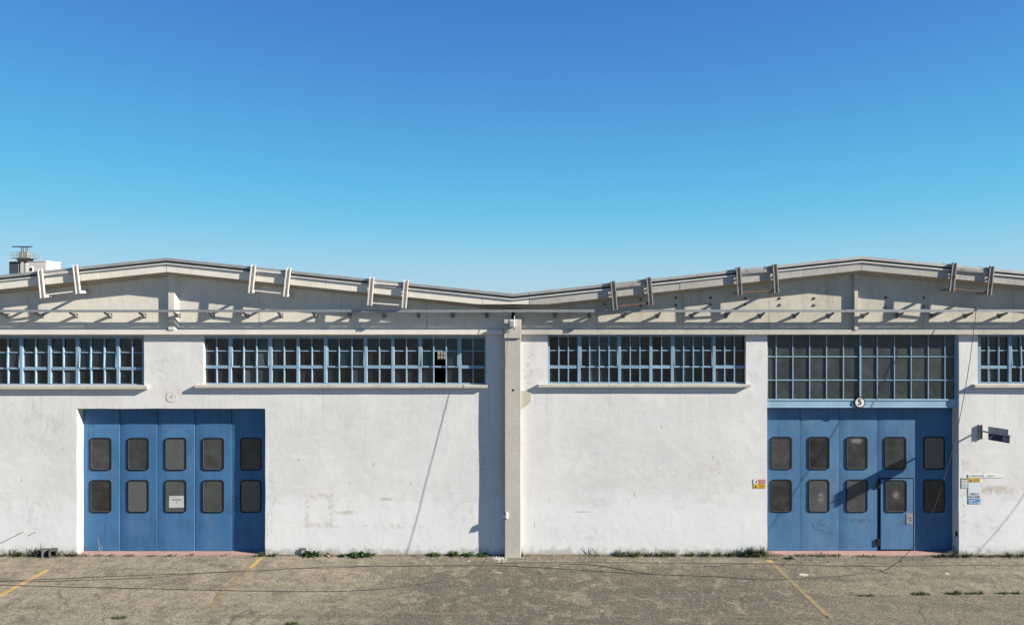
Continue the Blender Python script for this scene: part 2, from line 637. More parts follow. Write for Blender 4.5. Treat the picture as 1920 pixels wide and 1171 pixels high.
M = {}
M['plaster'] = plaster()
M['cream'] = concrete('cream painted concrete', (.755, .71, .635), (.42, .36, .28), .28, .10, .3)
M['beige'] = concrete('bare beige concrete', (.60, .56, .485), (.25, .21, .17), .40, .14, .35)
M['fascia_l'] = concrete('cream fascia concrete', (.80, .75, .67), (.45, .38, .3), .22, .08, .25)
M['fascia_r'] = concrete('grey fascia concrete', (.455, .44, .405), (.22, .19, .15), .42, .16, .35)
M['pillar'] = concrete('grey pillar concrete', (.52, .495, .44), (.28, .25, .2), .35, .12, .4)
M['sill'] = concrete('stone sill', (.56, .525, .465), (.27, .23, .18), .35, .12, .3)
M['mortar'] = concrete('old mortar', (.50, .46, .40), (.3, .26, .2), .3, .12, .6)
M['soffit'] = concrete('bare soffit', (.50, .45, .37), (.3, .25, .18), .35, .14, .3)
M['zinc'] = simple('weathered zinc flashing', (.42, .42, .42), .55, .4, .35, .12, 3)
M['drip'] = simple('pale drip flashing', (.72, .71, .69), .45, .4, .1, .08, 3)
M['roofdark'] = simple('dark roof sheet', (.12, .12, .125), .7, .3, 0, .2, 3)
M['galv'] = simple('galvanised steel', (.32, .33, .345), .5, .5, .35, .12, 5)
M['bracket'] = simple('dull bracket steel', (.20, .20, .21), .6, .4, .2, .2, 9)
M['frame_l'] = concrete('cream painted steel', (.74, .68, .62), (.35, .2, .12), .35, .1, .15)
t = NT('rusty grey steel')
rn = t.noise(9, 7, .7)
M['frame_r'] = t.done(t.mix(t.ramp(rn, .48, .68), (.36, .35, .335), (.20, .125, .08)), .8, .3, .1)
t = NT('rust')
M['rust'] = t.done(t.mix(t.ramp(t.noise(20, 6), .35, .65), (.30, .16, .10), (.13, .07, .05)), .85, .2)
M['door'] = blue_paint('faded blue door paint', (.060, .176, .362), .58, .6, rough=.62, stains=[(440, 942, 15, 26, .8), (476, 905, 12, 60, .35), (430, 955, 30, 14, .5), (250, 1010, 60, 20, .25), (360, 985, 60, 20, .25)])
M['door2'] = blue_paint('faded blue door paint of the right door', (.078, .192, .36), .6, .6, rough=.62, stains=[(1535, 985, 26, 26, .55), (1610, 975, 50, 8, .5), (1590, 950, 60, 5, .4), (1480, 930, 60, 5, .3), (1690, 975, 22, 20, .35), (1550, 1000, 20, 8, .45)])
M['wframe'] = blue_paint('chalky light blue frame paint', (.25, .385, .52), .65, .4, (.20, .22, .25), .6)
M['header'] = blue_paint('light blue header paint', (.31, .48, .64), .7, .3, (.12, .2, .3), .55)
M['glass'] = glass('dusty dark glass', (.90, .97, 1.06), .007, .032, .05)
M['glasspale'] = glass('glass paled for reflections', (.95, 1.0, 1.0), .035, .075, .25)  # paler colour on a few panes stands in for reflections and interior light
M['glass5'] = glass('grey green wired glass', (.74, .98, 1.02), .040, .060, .2)
M['doorglass'] = glass('grey door glass', (.95, 1.0, 1.06), .018, .110, .08, painted_glints=[(1540, 932, 9, 15), (1679, 927, 9, 13), (1606, 826, 16, 9)])
M['rubber'] = simple('black rubber', (.008, .009, .012), .6, .2)
M['chrome'] = simple('dull aluminium', (.13, .135, .145), .5, .4, .2)
M['black'] = simple('black paint', (.012, .012, .013), .5, .3)
M['white'] = simple('white enamel', (.80, .80, .79), .4, .4, 0, .04)
M['paper'] = simple('sun-bleached paper', (.56, .56, .55), .8, .2, 0, .08)
M['pink'] = concrete('worn pink threshold paint', (.42, .265, .235), (.3, .25, .2), .6, .15, .4)
M['asphalt'] = asphalt()
M['yellow'] = flaky_paint('worn yellow road paint', (.50, .35, .12), .49, .63)
M['yellow_worn'] = flaky_paint('worn thin yellow road paint', (.36, .27, .115), .41, .58)
M['yellow_faint'] = flaky_paint('almost worn-off yellow road paint', (.33, .255, .12), .42, .56)
M['yellow_trace'] = flaky_paint('last traces of yellow road paint', (.22, .175, .105), .38, .56, (.14, .122, .1))
M['scuff'] = simple('pale scuffed asphalt', (.33, .30, .26), .9, .2, 0, .25, 30)
M['crack'] = simple('crack filled with dirt', (.085, .075, .063), .95, .1, 0, .3, 12)
M['cable'] = simple('grey black cable', (.05, .05, .052), .6, .3)
M['cable2'] = simple('thin dark wire', (.07, .066, .062), .7, .3)
M['block'] = concrete('dark concrete block', (.085, .085, .088), (.05, .05, .05), .4, .15, .5)
M['leaf'] = leaf_mat('green leaves', (.04, .08, .02), (.085, .14, .04))
M['leaf2'] = leaf_mat('dark green leaves', (.030, .058, .022), (.065, .10, .035))
M['grass'] = leaf_mat('green grass blades', (.035, .062, .016), (.085, .115, .036))
M['dry'] = leaf_mat('dry straw stalks', (.26, .21, .13), (.42, .36, .25))
M['twig'] = leaf_mat('brown dry twigs', (.10, .075, .055), (.18, .14, .10))
M['stone'] = simple('loose gravel', (.27, .24, .20), .9, .2, 0, .4, 30)
M['chip'] = simple('white plaster chips', (.60, .585, .56), .9, .2, 0, .2, 30)
M['pale'] = concrete('pale dried paint', (.52, .51, .48), (.25, .23, .2), .6, .2, .4)
M['dirt'] = concrete('dirt and rubble at the wall foot', (.15, .12, .09), (.07, .06, .045), .5, .3, 1.0)
M['navy'] = simple('navy sign vinyl', (.012, .022, .085), .4, .4, 0, .1)
M['sgrey'] = simple('light grey sign face', (.50, .53, .55), .45, .4, 0, .08)
M['syellow'] = simple('yellow warning sign', (.72, .46, .03), .5, .3, 0, .1)
M['sred'] = simple('faded red sign', (.62, .22, .22), .5, .3, 0, .1)
M['sblue'] = simple('blue mandatory sign', (.10, .26, .50), .5, .3, 0, .1)
M['spale'] = simple('pale blue notice', (.66, .70, .76), .6, .3, 0, .05)
M['ink'] = simple('grey print', (.10, .10, .11), .7, .2)
M['inklight'] = simple('faded print', (.34, .34, .34), .8, .2)
M['sgreen'] = simple('green print', (.06, .18, .05), .7, .2)
M['faded'] = simple('overpainted disc', (.72, .71, .665), .85, .2, 0, .05)
M['clad_dark'] = simple('blue grey cladding', (.060, .075, .105), .6, .3, 0, .06, 1)
M['clad_grey'] = simple('pale grey cladding', (.62, .60, .585), .6, .3, 0, .04, 1)
M['clad_white'] = simple('white cladding', (.80, .80, .80), .5, .3, 0, .03, 1)
M['towerc'] = simple('galvanised mast', (.30, .30, .295), .6, .4, .2, .12, 2)
M['darkroom'] = simple('dim interior paint', (.16, .16, .155), .9, .1)
M['fdoorgap'] = simple('dark door gap', (.012, .014, .02), .8, .1)

# ------------------------------------------------------------------ ground
g = MB()
xs = [-600, -60, -20, 20, 60, 600]
for a in range(5):
    for b in range(5):
        ys = [-600, -60, -20, 20, 60, 900]
        g.face([(xs[a], ys[b], 0), (xs[a + 1], ys[b], 0), (xs[a + 1], ys[b + 1], 0), (xs[a], ys[b + 1], 0)])
ground = tag(g.build('asphalt_yard', M['asphalt']), 'weathered grey tan asphalt yard in front of the warehouses', 'asphalt', kind='structure')


def ribbon(pts, w, z, jitter=0.0, sub=1):
    """flat strip on the ground along photo points"""
    q = []
    for i in range(len(pts) - 1):
        for k in range(sub):
            q.append(pts[i].lerp(pts[i + 1], k / sub))
    q.append(pts[-1])
    m = MB()
    L = []
    for i, p in enumerate(q):
        d = (q[min(i + 1, len(q) - 1)] - q[max(i - 1, 0)]).normalized()
        n_ = Vector((-d.y, d.x, 0))
        j = Vector((random.uniform(-1, 1), random.uniform(-1, 1), 0)) * jitter if 0 < i < len(q) - 1 else Vector((0, 0, 0))
        ww = w * random.uniform(.6, 1.4) if jitter else w
        L.append((p + j - n_ * ww / 2, p + j + n_ * ww / 2))
    for i in range(len(L) - 1):
        m.face([(*L[i][0].xy, z), (*L[i + 1][0].xy, z), (*L[i + 1][1].xy, z), (*L[i][1].xy, z)])
    return m


for pts, w, mt, lb in (
        ([G(491, 1044), G(470, 1064)], .115, 'yellow', None),
        ([G(470, 1064), G(384, 1146)], .115, 'yellow_faint', 'nearly worn-off stretch of yellow parking line'),
        ([G(91, 1067), G(-80, 1159)], .13, 'yellow', None),
        ([G(1440, 1047), G(1556, 1158)], .12, 'yellow_worn', None),
        ([G(1420, 1155), G(1552, 1156)], .10, 'yellow_trace', 'faint yellow cross line'),
        ([G(772, 1150), G(900, 1150)], .10, 'yellow_trace', 'faint yellow cross line'),
        ([G(1290, 1155.5), G(1420, 1155)], .10, 'yellow_trace', 'faint yellow cross line')):
    o = ribbon(pts, w, .004, 0, 6).build('painted_line', M[mt], ground, recalc=False)
    if lb:
        o['label'] = lb

cracks = [
    [(1547, 1084), (1556, 1092), (1572, 1098), (1583, 1108), (1597, 1116)],
    [(1455, 1116.5), (1500, 1117), (1597, 1116), (1640, 1116), (1700, 1115), (1790, 1113), (1850, 1112), (1960, 1111)],
    [(1033, 1094), (1045, 1105), (1051, 1118), (1054, 1128), (1064, 1140)],
    [(1402, 1098), (1402, 1110), (1390, 1122), (1394, 1140)],
    [(555, 1122), (590, 1117)],
    [(561, 1128), (567, 1140), (565, 1150)],
    [(180, 1112), (190, 1130), (200, 1144), (192, 1160), (198, 1180)],
    [(400, 1090), (420, 1078), (440, 1060)],
    [(205, 1160), (230, 1154), (250, 1153)],
    [(1440, 1115), (1420, 1114)],
    [(1770, 1046), (1790, 1056), (1805, 1060)],
    [(1880, 1064), (1900, 1075), (1925, 1085)],
    [(1060, 1148), (1160, 1151), (1290, 1150)],
]
for c in cracks:
    ribbon([G(*p) for p in c], .009, .002, .022, 8).build('crack', M['crack'], ground, recalc=False)

# ------------------------------------------------------------------ the two warehouses
WH = [thing('warehouse', 'left warehouse with cream gable, white plaster wall and blue folding door 4', 'warehouse', (-9.0, 8, 0)),
      thing('warehouse', 'right warehouse with greyer concrete gable and blue folding door under a glazed panel', 'warehouse', (9.2, 8, 0))]

EU = .05            # plane of the upper concrete wall
ZL0, ZL1 = PZ(627, .12), PZ(618, .12)

# roof line (world x, z of the cap's top edge)
RL = [(-18.6, 6.93), (PX(312, .43), PZ(483, .43)), (PX(962, .43), PZ(550.5, .43)), (PX(1616, .43), PZ(480, .43)), (18.8, 7.06)]


def roof_z(x):
    for (a, za), (b, zb) in zip(RL, RL[1:]):
        if a <= x <= b:
            return za + (zb - za) * (x - a) / (b - a)
    return RL[0][1] if x < RL[0][0] else RL[-1][1]


HOLES = [  # x0, x1, z0, z1, depth, owner
    (PX(-190), PX(270), PZ(722.5), ZL0, .17),
    (PX(382), PX(911), PZ(721.5), ZL0, .17),
    (PX(144.5), PX(497.5), -1, PZ(765.5), .34),
    (PX(1027), PX(1398.5), PZ(720), ZL0, .17),
    (PX(1438.5), PX(1798), -1, ZL0, .36),
    (PX(1833.5), PX(2105), PZ(720), ZL0, .17),
]


def wall_front(x0, x1, z0, z1, holes, parent):
    cx = {x0, x1}
    cz = {z0, z1}
    for h in holes:
        cx |= {h[0], h[1]}
        cz |= {max(z0, h[2]), h[3]}
    def fill(s, step):
        s = sorted(s)
        out = []
        for a, b in zip(s, s[1:]):
            n = max(1, int(round((b - a) / step)))
            out += [a + (b - a) * k / n for k in range(n)]
        return out + [s[-1]]
    X, Z = fill(cx, .3), fill(cz, .3)
    m = MB()
    def hole(x, z):
        for h in holes:
            if h[0] < x < h[1] and h[2] < z < h[3]:
                return h
        return None
    def vert(i, k, y=0.0):
        x, z = X[i], Z[k]
        v = Vector((x * 1.7, z * 1.7, 3.1))
        dx = mnoise.noise(v) * .011
        dz = mnoise.noise(v + Vector((40, 9, 0))) * .011
        if i in (0, len(X) - 1):
            dx = 0
        if k in (0, len(Z) - 1):
            dz = 0
        dy = mnoise.noise(Vector((x * .8, z * .8, 7))) * .008
        return (x + dx, y + dy, z + dz)
    H = {}
    for i in range(len(X) - 1):
        for k in range(len(Z) - 1):
            H[i, k] = hole((X[i] + X[i + 1]) / 2, (Z[k] + Z[k + 1]) / 2)
    for (i, k), h in H.items():
        if not h:
            m.face([vert(i, k), vert(i + 1, k), vert(i + 1, k + 1), vert(i, k + 1)], True)
            for di, dk, a, b in ((1, 0, (i + 1, k), (i + 1, k + 1)), (-1, 0, (i, k), (i, k + 1)),
                                 (0, 1, (i, k + 1), (i + 1, k + 1)), (0, -1, (i, k), (i + 1, k))):
                q = H.get((i + di, k + dk))
                if q:
                    m.face([vert(*a), vert(*b), vert(*b, q[4]), vert(*a, q[4])])
    o = m.build('plaster_wall', M['plaster'], parent, recalc=False)
    bm = bmesh.new()
    bm.from_mesh(o.data)
    bmesh.ops.remove_doubles(bm, verts=bm.verts, dist=1e-5)
    bmesh.ops.recalc_face_normals(bm, faces=bm.faces)
    # crisp plaster arrises
    for e in bm.edges:
        if len(e.link_faces) == 2 and e.calc_face_angle(0) > .7:
            e.smooth = False
    bm.to_mesh(o.data)
    bm.free()
    return o


XP0, XP1 = PX(946.4, .21), PX(976.6, .21)       # pillar
wall_front(-18.5, XP0 + .02, -.25, ZL0, HOLES[:3], WH[0])
wall_front(XP1 - .02, PX(1600), -.25, ZL0, HOLES[3:5], WH[1])
wall_front(PX(1602), 18.7, -.25, ZL0, HOLES[4:], WH[1])


def run(m, x0, x1, dt0, dt1, e0, e1, floor=None):
    """a moulding that follows the roof line; dt = drop below the cap's top edge"""
    xs_ = sorted({x0, x1, *[p[0] for p in RL if x0 < p[0] < x1]})
    fx = []
    for a, b in zip(xs_, xs_[1:]):
        fx += [a]
        if floor is not None:
            for k in range(1, 24):
                fx.append(a + (b - a) * k / 24)
    fx.append(xs_[-1])
    for a, b in zip(fx, fx[1:]):
        za, zb = roof_z(a), roof_z(b)
        fa = za - dt1 if floor is None else max(za - dt1, floor)
        fb = zb - dt1 if floor is None else max(zb - dt1, floor)
        y0, y1 = -e0, -e1
        m.hexa([(a, y1, fa), (b, y1, fb), (b, y0, fb), (a, y0, fa),
                (a, y1, za - dt0), (b, y1, zb - dt0), (b, y0, zb - dt0), (a, y0, za - dt0)])


XJ = PX(992, .4)
XR = {0: (-18.6, XJ), 1: (XJ + .006, 18.8)}
FLOOR = PZ(570, .40)
for k in (0, 1):
    x0, x1 = XR[k]
    # fascia as separate precast lengths with thin joints
    joints = [x0] + [PX(q, .4) for q in ((185, 312, 610, 905) if k == 0 else (1275, 1507, 1616, 1800))] + [x1]
    for a, b in zip(joints, joints[1:]):
        m = MB()
        run(m, a + .004, b - .004, .170, .368, .33, .40 + random.uniform(-.003, .003), FLOOR)
        m.build('fascia_board', M['fascia_l' if k == 0 else 'fascia_r'], WH[k])
    m = MB(); run(m, x0, x1, .132, .164, .30, .432); m.build('drip_flashing', M['drip'], WH[k])
    m = MB(); run(m, x0, x1, .072, .131, .20, .372); m.build('roof_edge', M['roofdark'], WH[k])
    caps = [x0] + [PX(q, .43) for q in ((80, 283, 312, 520, 740) if k == 0 else (1180, 1400, 1616, 1830))] + [x1]
    for a, b in zip(caps, caps[1:]):
        m = MB(); run(m, a + .001, b - .001, .0, .071, .05, .425 + random.uniform(0, .006)); m.build('cap_flashing', M['zinc'], WH[k])
    # sloping soffit behind the fascia
    m = MB()
    pts = sorted({x0, x1, *[p[0] for p in RL if x0 < p[0] < x1]})
    for a, b in zip(pts, pts[1:]):
        za, zb = roof_z(a) - .34, roof_z(b) - .34
        m.hexa([(a, -.335, za), (b, -.335, zb), (b, -EU, zb - .12), (a, -EU, za - .12),
                (a, -.335, za + .02), (b, -.335, zb + .02), (b, -EU, zb + .02), (a, -EU, za + .02)])
    m.build('soffit', M['soffit'], WH[k])
    # upper wall of precast panels
    js = [x0 if k == 0 else PX(965, EU)] + [PX(q, EU) for q in ((-40, 162, 322, 486, 640, 800) if k == 0 else (1120, 1280, 1442, 1608, 1740, 1900))] + [PX(959, EU) if k == 0 else x1]
    for a, b in zip(js, js[1:]):
        m = MB()
        a, b = a + .004, b - .004
        za, zb = roof_z(a) - .2, roof_z(b) - .2
        pts = [(a, ZL1 - .01), (b, ZL1 - .01), (b, zb), (a, za)]
        m.prism(pts, -.1, EU + random.uniform(-.003, .003))
        m.build('gable_panel', M['cream' if k == 0 else 'beige'], WH[k])
    m = MB()
    if k == 0:
        m.ebox(-18.6, PX(944, .12), -.12, .12, ZL0, ZL1)
    else:
        m.ebox(PX(978, .12), 18.8, -.12, .12, ZL0, ZL1)
    m.build('ledge', M['fascia_l' if k == 0 else 'sill'], WH[k], .006)
    # ridge rib with its chamfer on the right
    m = MB()
    a, b, c = [PX(q, .13) for q in ((316, 327, 333.5) if k == 0 else (1602, 1608.5, 1611.5))]
    zt = roof_z(a) - .36
    for (p0, p1, p2, p3) in (((a, -.14), (b, -.14), (c, -EU), (a, -EU)),):
        lo, hi = ZL1, zt
        m.mesh([(p[0], p[1], lo) for p in (p0, p1, p2, p3)] + [(p[0], p[1], hi) for p in (p0, p1, p2, p3)],
               [(0, 1, 2, 3), (7, 6, 5, 4), (0, 4, 5, 1), (1, 5, 6, 2), (2, 6, 7, 3), (3, 7, 4, 0)])
    m.build('ridge_rib', M['cream' if k == 0 else 'beige'], WH[k])

# roofs, side and rear walls, floor inside
for k, (x0, x1) in enumerate(((-18.5, .0), (.03, 18.7))):
    m = MB()
    pts = sorted({x0, x1, *[p[0] for p in RL if x0 < p[0] < x1]})
    for a, b in zip(pts, pts[1:]):
        za, zb = roof_z(a) - .02, roof_z(b) - .02
        m.hexa([(a, -.04, za - .1), (b, -.04, zb - .1), (b, 26, zb - .1), (a, 26, za - .1),
                (a, -.04, za - .02), (b, -.04, zb - .02), (b, 26, zb - .02), (a, 26, za - .02)])
    m.build('roof', M['zinc'], WH[k])
    m = MB()
    xo = x0 if k == 0 else x1
    m.box(xo, xo + (.2 if k == 0 else -.2), .02, 25, -.2, roof_z(xo) - .13)
    m.build('side_wall', M['plaster'], WH[k])
    m = MB()
    if k == 0:      # rear wall with the small window seen through the broken pane
        hx0, hx1, hz0, hz1 = -4.63, -3.6, 3.60, 4.08
        m.box(x0, hx0, 25, 25.2, -.2, 6.8); m.box(hx1, x1, 25, 25.2, -.2, 6.8)
        m.box(hx0, hx1, 25, 25.2, -.2, hz0); m.box(hx0, hx1, 25, 25.2, hz1, 6.8)
        for q in range(1, 6):
            xx = hx0 + (hx1 - hx0) * q / 6
            m.box(xx - .026, xx + .026, 25.05, 25.08, hz0, hz1)
        m.box(hx0, hx1, 25.04, 25.09, (hz0 + hz1) / 2 - .018, (hz0 + hz1) / 2 + .018)
    else:
        m.box(x0, x1, 25, 25.2, -.2, 6.8)
    rz = RL[1 if k == 0 else 3]
    m.prism([(x0, 6.8), (x1, 6.8), (x1, roof_z(x1) - .14), (rz[0], rz[1] - .14), (x0, roof_z(x0) - .14)], -25, -25.2)
    m.build('rear_wall', M['darkroom'], WH[k])


# ---- ribbon windows
def window(parent, x0, x1, ytop, ysill, wides, thins, h1, h2, pivots=(), missing=(), top_frame=False, thin_w=.030, wide_w=.080, glassmat='glass', e=-.125):
    win = bpy.data.objects.new('window', None)
    COL.objects.link(win)
    win.parent = parent
    win.location = P((x0 + x1) / 2, ysill, 0) - wloc(parent)
    X = lambda q: PX(q, e)
    Zt, Zb = (ZL0 + .0 if top_frame else PZ(ytop, e)), PZ(ysill, e)
    ZL = Zt - .02
    z1, z2 = PZ(h1, e), PZ(h2, e)
    ed = [x0, *wides, x1]
    # fixed outer frame with its wide mullions
    m = MB()
    eb, ef = e - .03, e + .055
    m.ebox(X(x0) - .02, X(x1) + .02, eb, ef, Zb - .02, Zb + .055)
    m.ebox(X(x0) - .02, X(x1) + .02, eb, ef, Zt - .06, Zt + .05)
    for q in wides:
        m.ebox(X(q) - wide_w / 2, X(q) + wide_w / 2, eb, ef + random.uniform(-.006, .006), Zb + .05, Zt - .055)
    for q in (x0, x1):
        m.ebox(X(q) - .03, X(q) + .05 if q == x0 else X(q) + .03, eb, ef - .004, Zb + .05, Zt - .055)
    m.build('window_frame', M['wframe'], win, .006)
    for s_, (a, b) in enumerate(zip(ed, ed[1:])):
        ax = X(a) + (wide_w / 2 if a != x0 else .05)
        bx = X(b) - (wide_w / 2 if b != x1 else .03)
        cols = [q for q in thins if a < q < b]
        piv = s_ in pivots
        ang = math.radians(random.uniform(1.5, 3.2)) if piv else 0
        zp = (Zt + z2) / 2
        def tilt(v, up):
            if not ang or not up:
                return v
            v = Vector(v)
            dz = v.z - zp
            return Vector((v.x, v.y + math.sin(ang) * dz - .012, zp + (v.z - zp) * math.cos(ang)))
        bars = MB()
        th = .052 if not piv else .03
        # transom
        bars.ebox(ax, bx, e - .02, e + .045, z2 - th, z2 + th * .55)
        n0 = len(bars.v)
        up = MB()
        for q in cols:
            w = thin_w / 2
            up.ebox(X(q) - w, X(q) + w, e - .012, e + .048, z2 + th * .55, Zt - .06)
            bars.ebox(X(q) - w, X(q) + w, e - .012, e + .048, Zb + .055, z2 - th)
        up.ebox(ax, bx, e - .010, e + .026, z1 - thin_w * .42, z1 + thin_w * .42)
        if piv:
            for q0, q1 in ((ax, ax + .028), (bx - .028, bx)):
                up.ebox(q0, q1, e - .012, e + .034, z2 + th * .55, Zt - .06)
        bars.mesh([tilt(v, True) for v in up.v], up.f)
        bars.build('glazing_bars', M['wframe'], win, .004)
        cx = [ax, *[X(q) for q in cols], bx]
        rows = [(Zb + .05, z2 - .01), (z2 + .01, z1), (z1, Zt - .055)]
        for ci, (p, q) in enumerate(zip(cx, cx[1:])):
            for ri, (r0, r1) in enumerate(rows):
                if (s_, ci, ri) in missing:
                    continue
                pm = MB()
                jy = random.uniform(-.004, .004)
                tx, tz = random.uniform(-.006, .006), random.uniform(-.009, .009)
                vs_ = []
                for yy in (0, .005):
                    for (xx, zz, sx, sz) in ((p, r0, -1, -1), (q, r0, 1, -1), (q, r1, 1, 1), (p, r1, -1, 1)):
                        v = Vector((xx, -e + .006 + yy + tx * sx + tz * sz, zz))
                        vs_.append(tilt(v, ri > 0))
                pm.hexa([vs_[0], vs_[1], vs_[5], vs_[4], vs_[3], vs_[2], vs_[6], vs_[7]])
                pm.build('pane', M['glasspale' if random.random() < .10 else glassmat], win)
    return win


window(WH[0], -190, 270, 630, 722.5, [-170, -113, -61, -9, 42.3, 94.8, 146.6, 223][3:] if False else [-113, -61, 42.3, 94.8, 146.6, 223],
       [-164, -138, -87, -35, -9.5, 16.8, 68.5, 120.3, 172, 197.3, 249.4], 660.3, 689.5, pivots=(2, 5))
window(WH[0], 382.4, 910.5, 630, 721, [432.4, 508.3, 559.6, 611, 686.4, 737, 787.6, 862.4],
       [407.2, 458.2, 482.3, 533.6, 585.5, 636.6, 660.4, 711.8, 762.5, 813.3, 836.9, 887.2], 657.6, 686.6, pivots=(1, 4, 7), missing=((7, 1, 0), (7, 1, 1)))
window(WH[1], 1027, 1398, 624, 719.5, [1085.3, 1161, 1219.5, 1259.8, 1337.8],
       [1047.5, 1065.3, 1105, 1123, 1141.2, 1181, 1199.2, 1239.9, 1280.6, 1298.8, 1317, 1357.9, 1376], 656.6, 686.6, pivots=(1, 4), top_frame=True)
window(WH[1], 1833.5, 2104, 624, 719.5, [1891, 1968, 2026, 2066], [1851.7, 1870.8, 1912, 1930, 1949, 1988, 2006, 2046, 2085], 656.8, 687, pivots=(1,), top_frame=True)


def sill(parent, x0, x1, y0, y1, e=.115):
    m = MB()
    n = max(2, int((x1 - x0) / 100))
    for k in range(n):
        a, b = x0 + (x1 - x0) * k / n, x0 + (x1 - x0) * (k + 1) / n
        q = MB()
        q.ebox(PX(a, e) + .002, PX(b, e) - .002, -.09, e, PZ(y1, e), PZ(y0, e))
        # top falls a little to the outside
        q.build('sill_slab', M['sill'], parent, .006)


sill(WH[0], -196, 276, 722.5, 729.3)
sill(WH[0], 364, 914, 721.5, 727)
sill(WH[1], 1009, 1408, 720.5, 725.8)
sill(WH[1], 1828, 2110, 720.5, 726.3)

# rough mortar under the ledge above the left windows
for a, b in ((-190, 270), (382, 911)):
    m = MB()
    n = int((b - a) / 3)
    prev = None
    for k in range(n + 1):
        x = PX(a + (b - a) * k / n)
        zb = PZ(630.3) + .018 * mnoise.noise(Vector((x * 1.9, 0, 2))) + .012 * mnoise.noise(Vector((x * 7, 3, 2)))
        if prev:
            m.hexa([(prev[0], .0, prev[1]), (x, .0, zb), (x, .12, zb), (prev[0], .12, prev[1]),
                    (prev[0], .0, ZL0), (x, .0, ZL0), (x, .12, ZL0), (prev[0], .12, ZL0)])
        prev = (x, zb)
    m.build('mortar_strip', M['mortar'], WH[0])


# ---- folding doors
def door_leaf(parent, xa, xb, zb, zt, e, mat):
    """leaf with a rolled left edge and a flat face"""
    prof = [(xa + .004, e - .05), (xa + .004, e - .020), (xa + .012, e - .015), (xa + .07, e - .0095), (xa + .14, e - .0045), (xa + .24, e),
            (xb - .012, e), (xb - .005, e - .002), (xb - .004, e - .05)]
    m = MB()
    n = len(prof)
    m.mesh([(x, -q, zb) for x, q in prof] + [(x, -q, zt) for x, q in prof],
           [(k, k + 1, n + k + 1, n + k) for k in range(n - 1)] + [tuple(range(n)), tuple(range(2 * n - 1, n - 1, -1))])
    return m.build('door_leaf', mat, parent)


def port_window(parent, x0, x1, y0, y1, e, mat=None):
    X0, X1, Z1, Z0 = PX(x0, e), PX(x1, e), PZ(y0, e), PZ(y1, e)
    m = MB()
    m.ring(rrect(X0, X1, Z0, Z1, .095), rrect(X0 + .030, X1 - .030, Z0 + .030, Z1 - .030, .072), e - .002, e + .015)
    m.build('window_gasket', M['rubber'], parent, 0)
    m = MB()
    m.ring(rrect(X0 + .028, X1 - .028, Z0 + .028, Z1 - .028, .073), rrect(X0 + .040, X1 - .040, Z0 + .040, Z1 - .040, .064), e - .001, e + .009)
    m.build('inner_trim', M['chrome'], parent, 0)
    m = MB()
    m.prism(rrect(X0 + .026, X1 - .026, Z0 + .026, Z1 - .026, .074), e - .004, e + .004)
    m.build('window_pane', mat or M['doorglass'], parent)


def folding_door(parent, seams, ztop, zbot, e, mat, wins, rows):
    d = bpy.data.objects.new('folding_door', None)
    COL.objects.link(d)
    d.parent = parent
    d.location = Vector((PX((seams[0] + seams[-1]) / 2), -e, 0)) - wloc(parent)
    m = MB()
    m.ebox(PX(seams[0], e) - .3, PX(seams[-1], e) + .3, e - .12, e - .06, -.1, ztop + .3)
    m.build('door_backing', M['fdoorgap'], d)
    for a, b in zip(seams, seams[1:]):
        door_leaf(d, PX(a, e), PX(b, e), zbot, ztop, e, mat)
    for (a, b) in wins:
        for (r0, r1) in rows:
            port_window(d, a, b, r0, r1, e)
    return d


E4 = -.27
d4 = folding_door(WH[0], [150, 224.5, 294.6, 365, 433.8, 505], PZ(755, E4), .022, E4, M['door'],
                  [(168.3, 209), (239, 279), (309, 349.5), (379, 420), (450.5, 490)], [(820, 881.5), (899, 960.3)])
# notice taped inside the third window
m = MB()
m.hexa([(PX(317, E4), -E4 - .0065, PZ(951, E4)), (PX(345, E4), -E4 - .0065, PZ(950.5, E4)), (PX(345, E4), -E4 - .0045, PZ(950.5, E4)), (PX(317, E4), -E4 - .0045, PZ(951, E4)),
        (PX(317.5, E4), -E4 - .0065, PZ(929, E4)), (PX(344.5, E4), -E4 - .0065, PZ(928.6, E4)), (PX(344.5, E4), -E4 - .0045, PZ(928.6, E4)), (PX(317.5, E4), -E4 - .0045, PZ(929, E4))])
pap = tag(m.build('paper_notice', M['paper']), 'white paper notice behind a lower window of the left blue door', 'notice')
m = MB()
for x0, x1, y0, y1 in ((322, 340, 935.2, 936.8), (330.3, 332.2, 940, 942.2), (319, 329, 931, 931.6)):
    m.ebox(PX(x0, E4), PX(x1, E4), E4 + .0064, E4 + .0072, PZ(y1, E4), PZ(y0, E4))
m.build('print_line', M['ink'], pap)

E5 = -.29
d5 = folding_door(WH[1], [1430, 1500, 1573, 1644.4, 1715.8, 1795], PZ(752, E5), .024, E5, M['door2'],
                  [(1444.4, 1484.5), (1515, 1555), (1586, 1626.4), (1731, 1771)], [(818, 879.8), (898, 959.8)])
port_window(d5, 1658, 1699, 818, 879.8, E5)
# wicket door in the fourth leaf
m = MB()
m.ebox(PX(1647.5, E5), PX(1713.5, E5), E5 - .002, E5 + .006, PZ(1031, E5), PZ(895, E5))
m.build('wicket_gap', M['fdoorgap'], d5)
m = MB()
m.ebox(PX(1650.3, E5), PX(1710.8, E5), E5 + .004, E5 + .026, PZ(1028.8, E5), PZ(897.3, E5))
m.build('wicket_door', M['door2'], d5, .008)
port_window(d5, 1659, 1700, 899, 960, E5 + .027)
m = MB()
m.prism(rrect(PX(1698, E5), PX(1710.4, E5), PZ(981, E5), PZ(960.5, E5), .03), E5 + .026, E5 + .034)
m.build('lock_plate', M['galv'], d5)
m = MB()
m.disc((PX(1707, E5), PZ(974, E5)), .014, E5 + .033, E5 + .038, 10)
m.ebox(PX(1700.5, E5), PX(1708, E5), E5 + .033, E5 + .037, PZ(970, E5), PZ(969, E5))
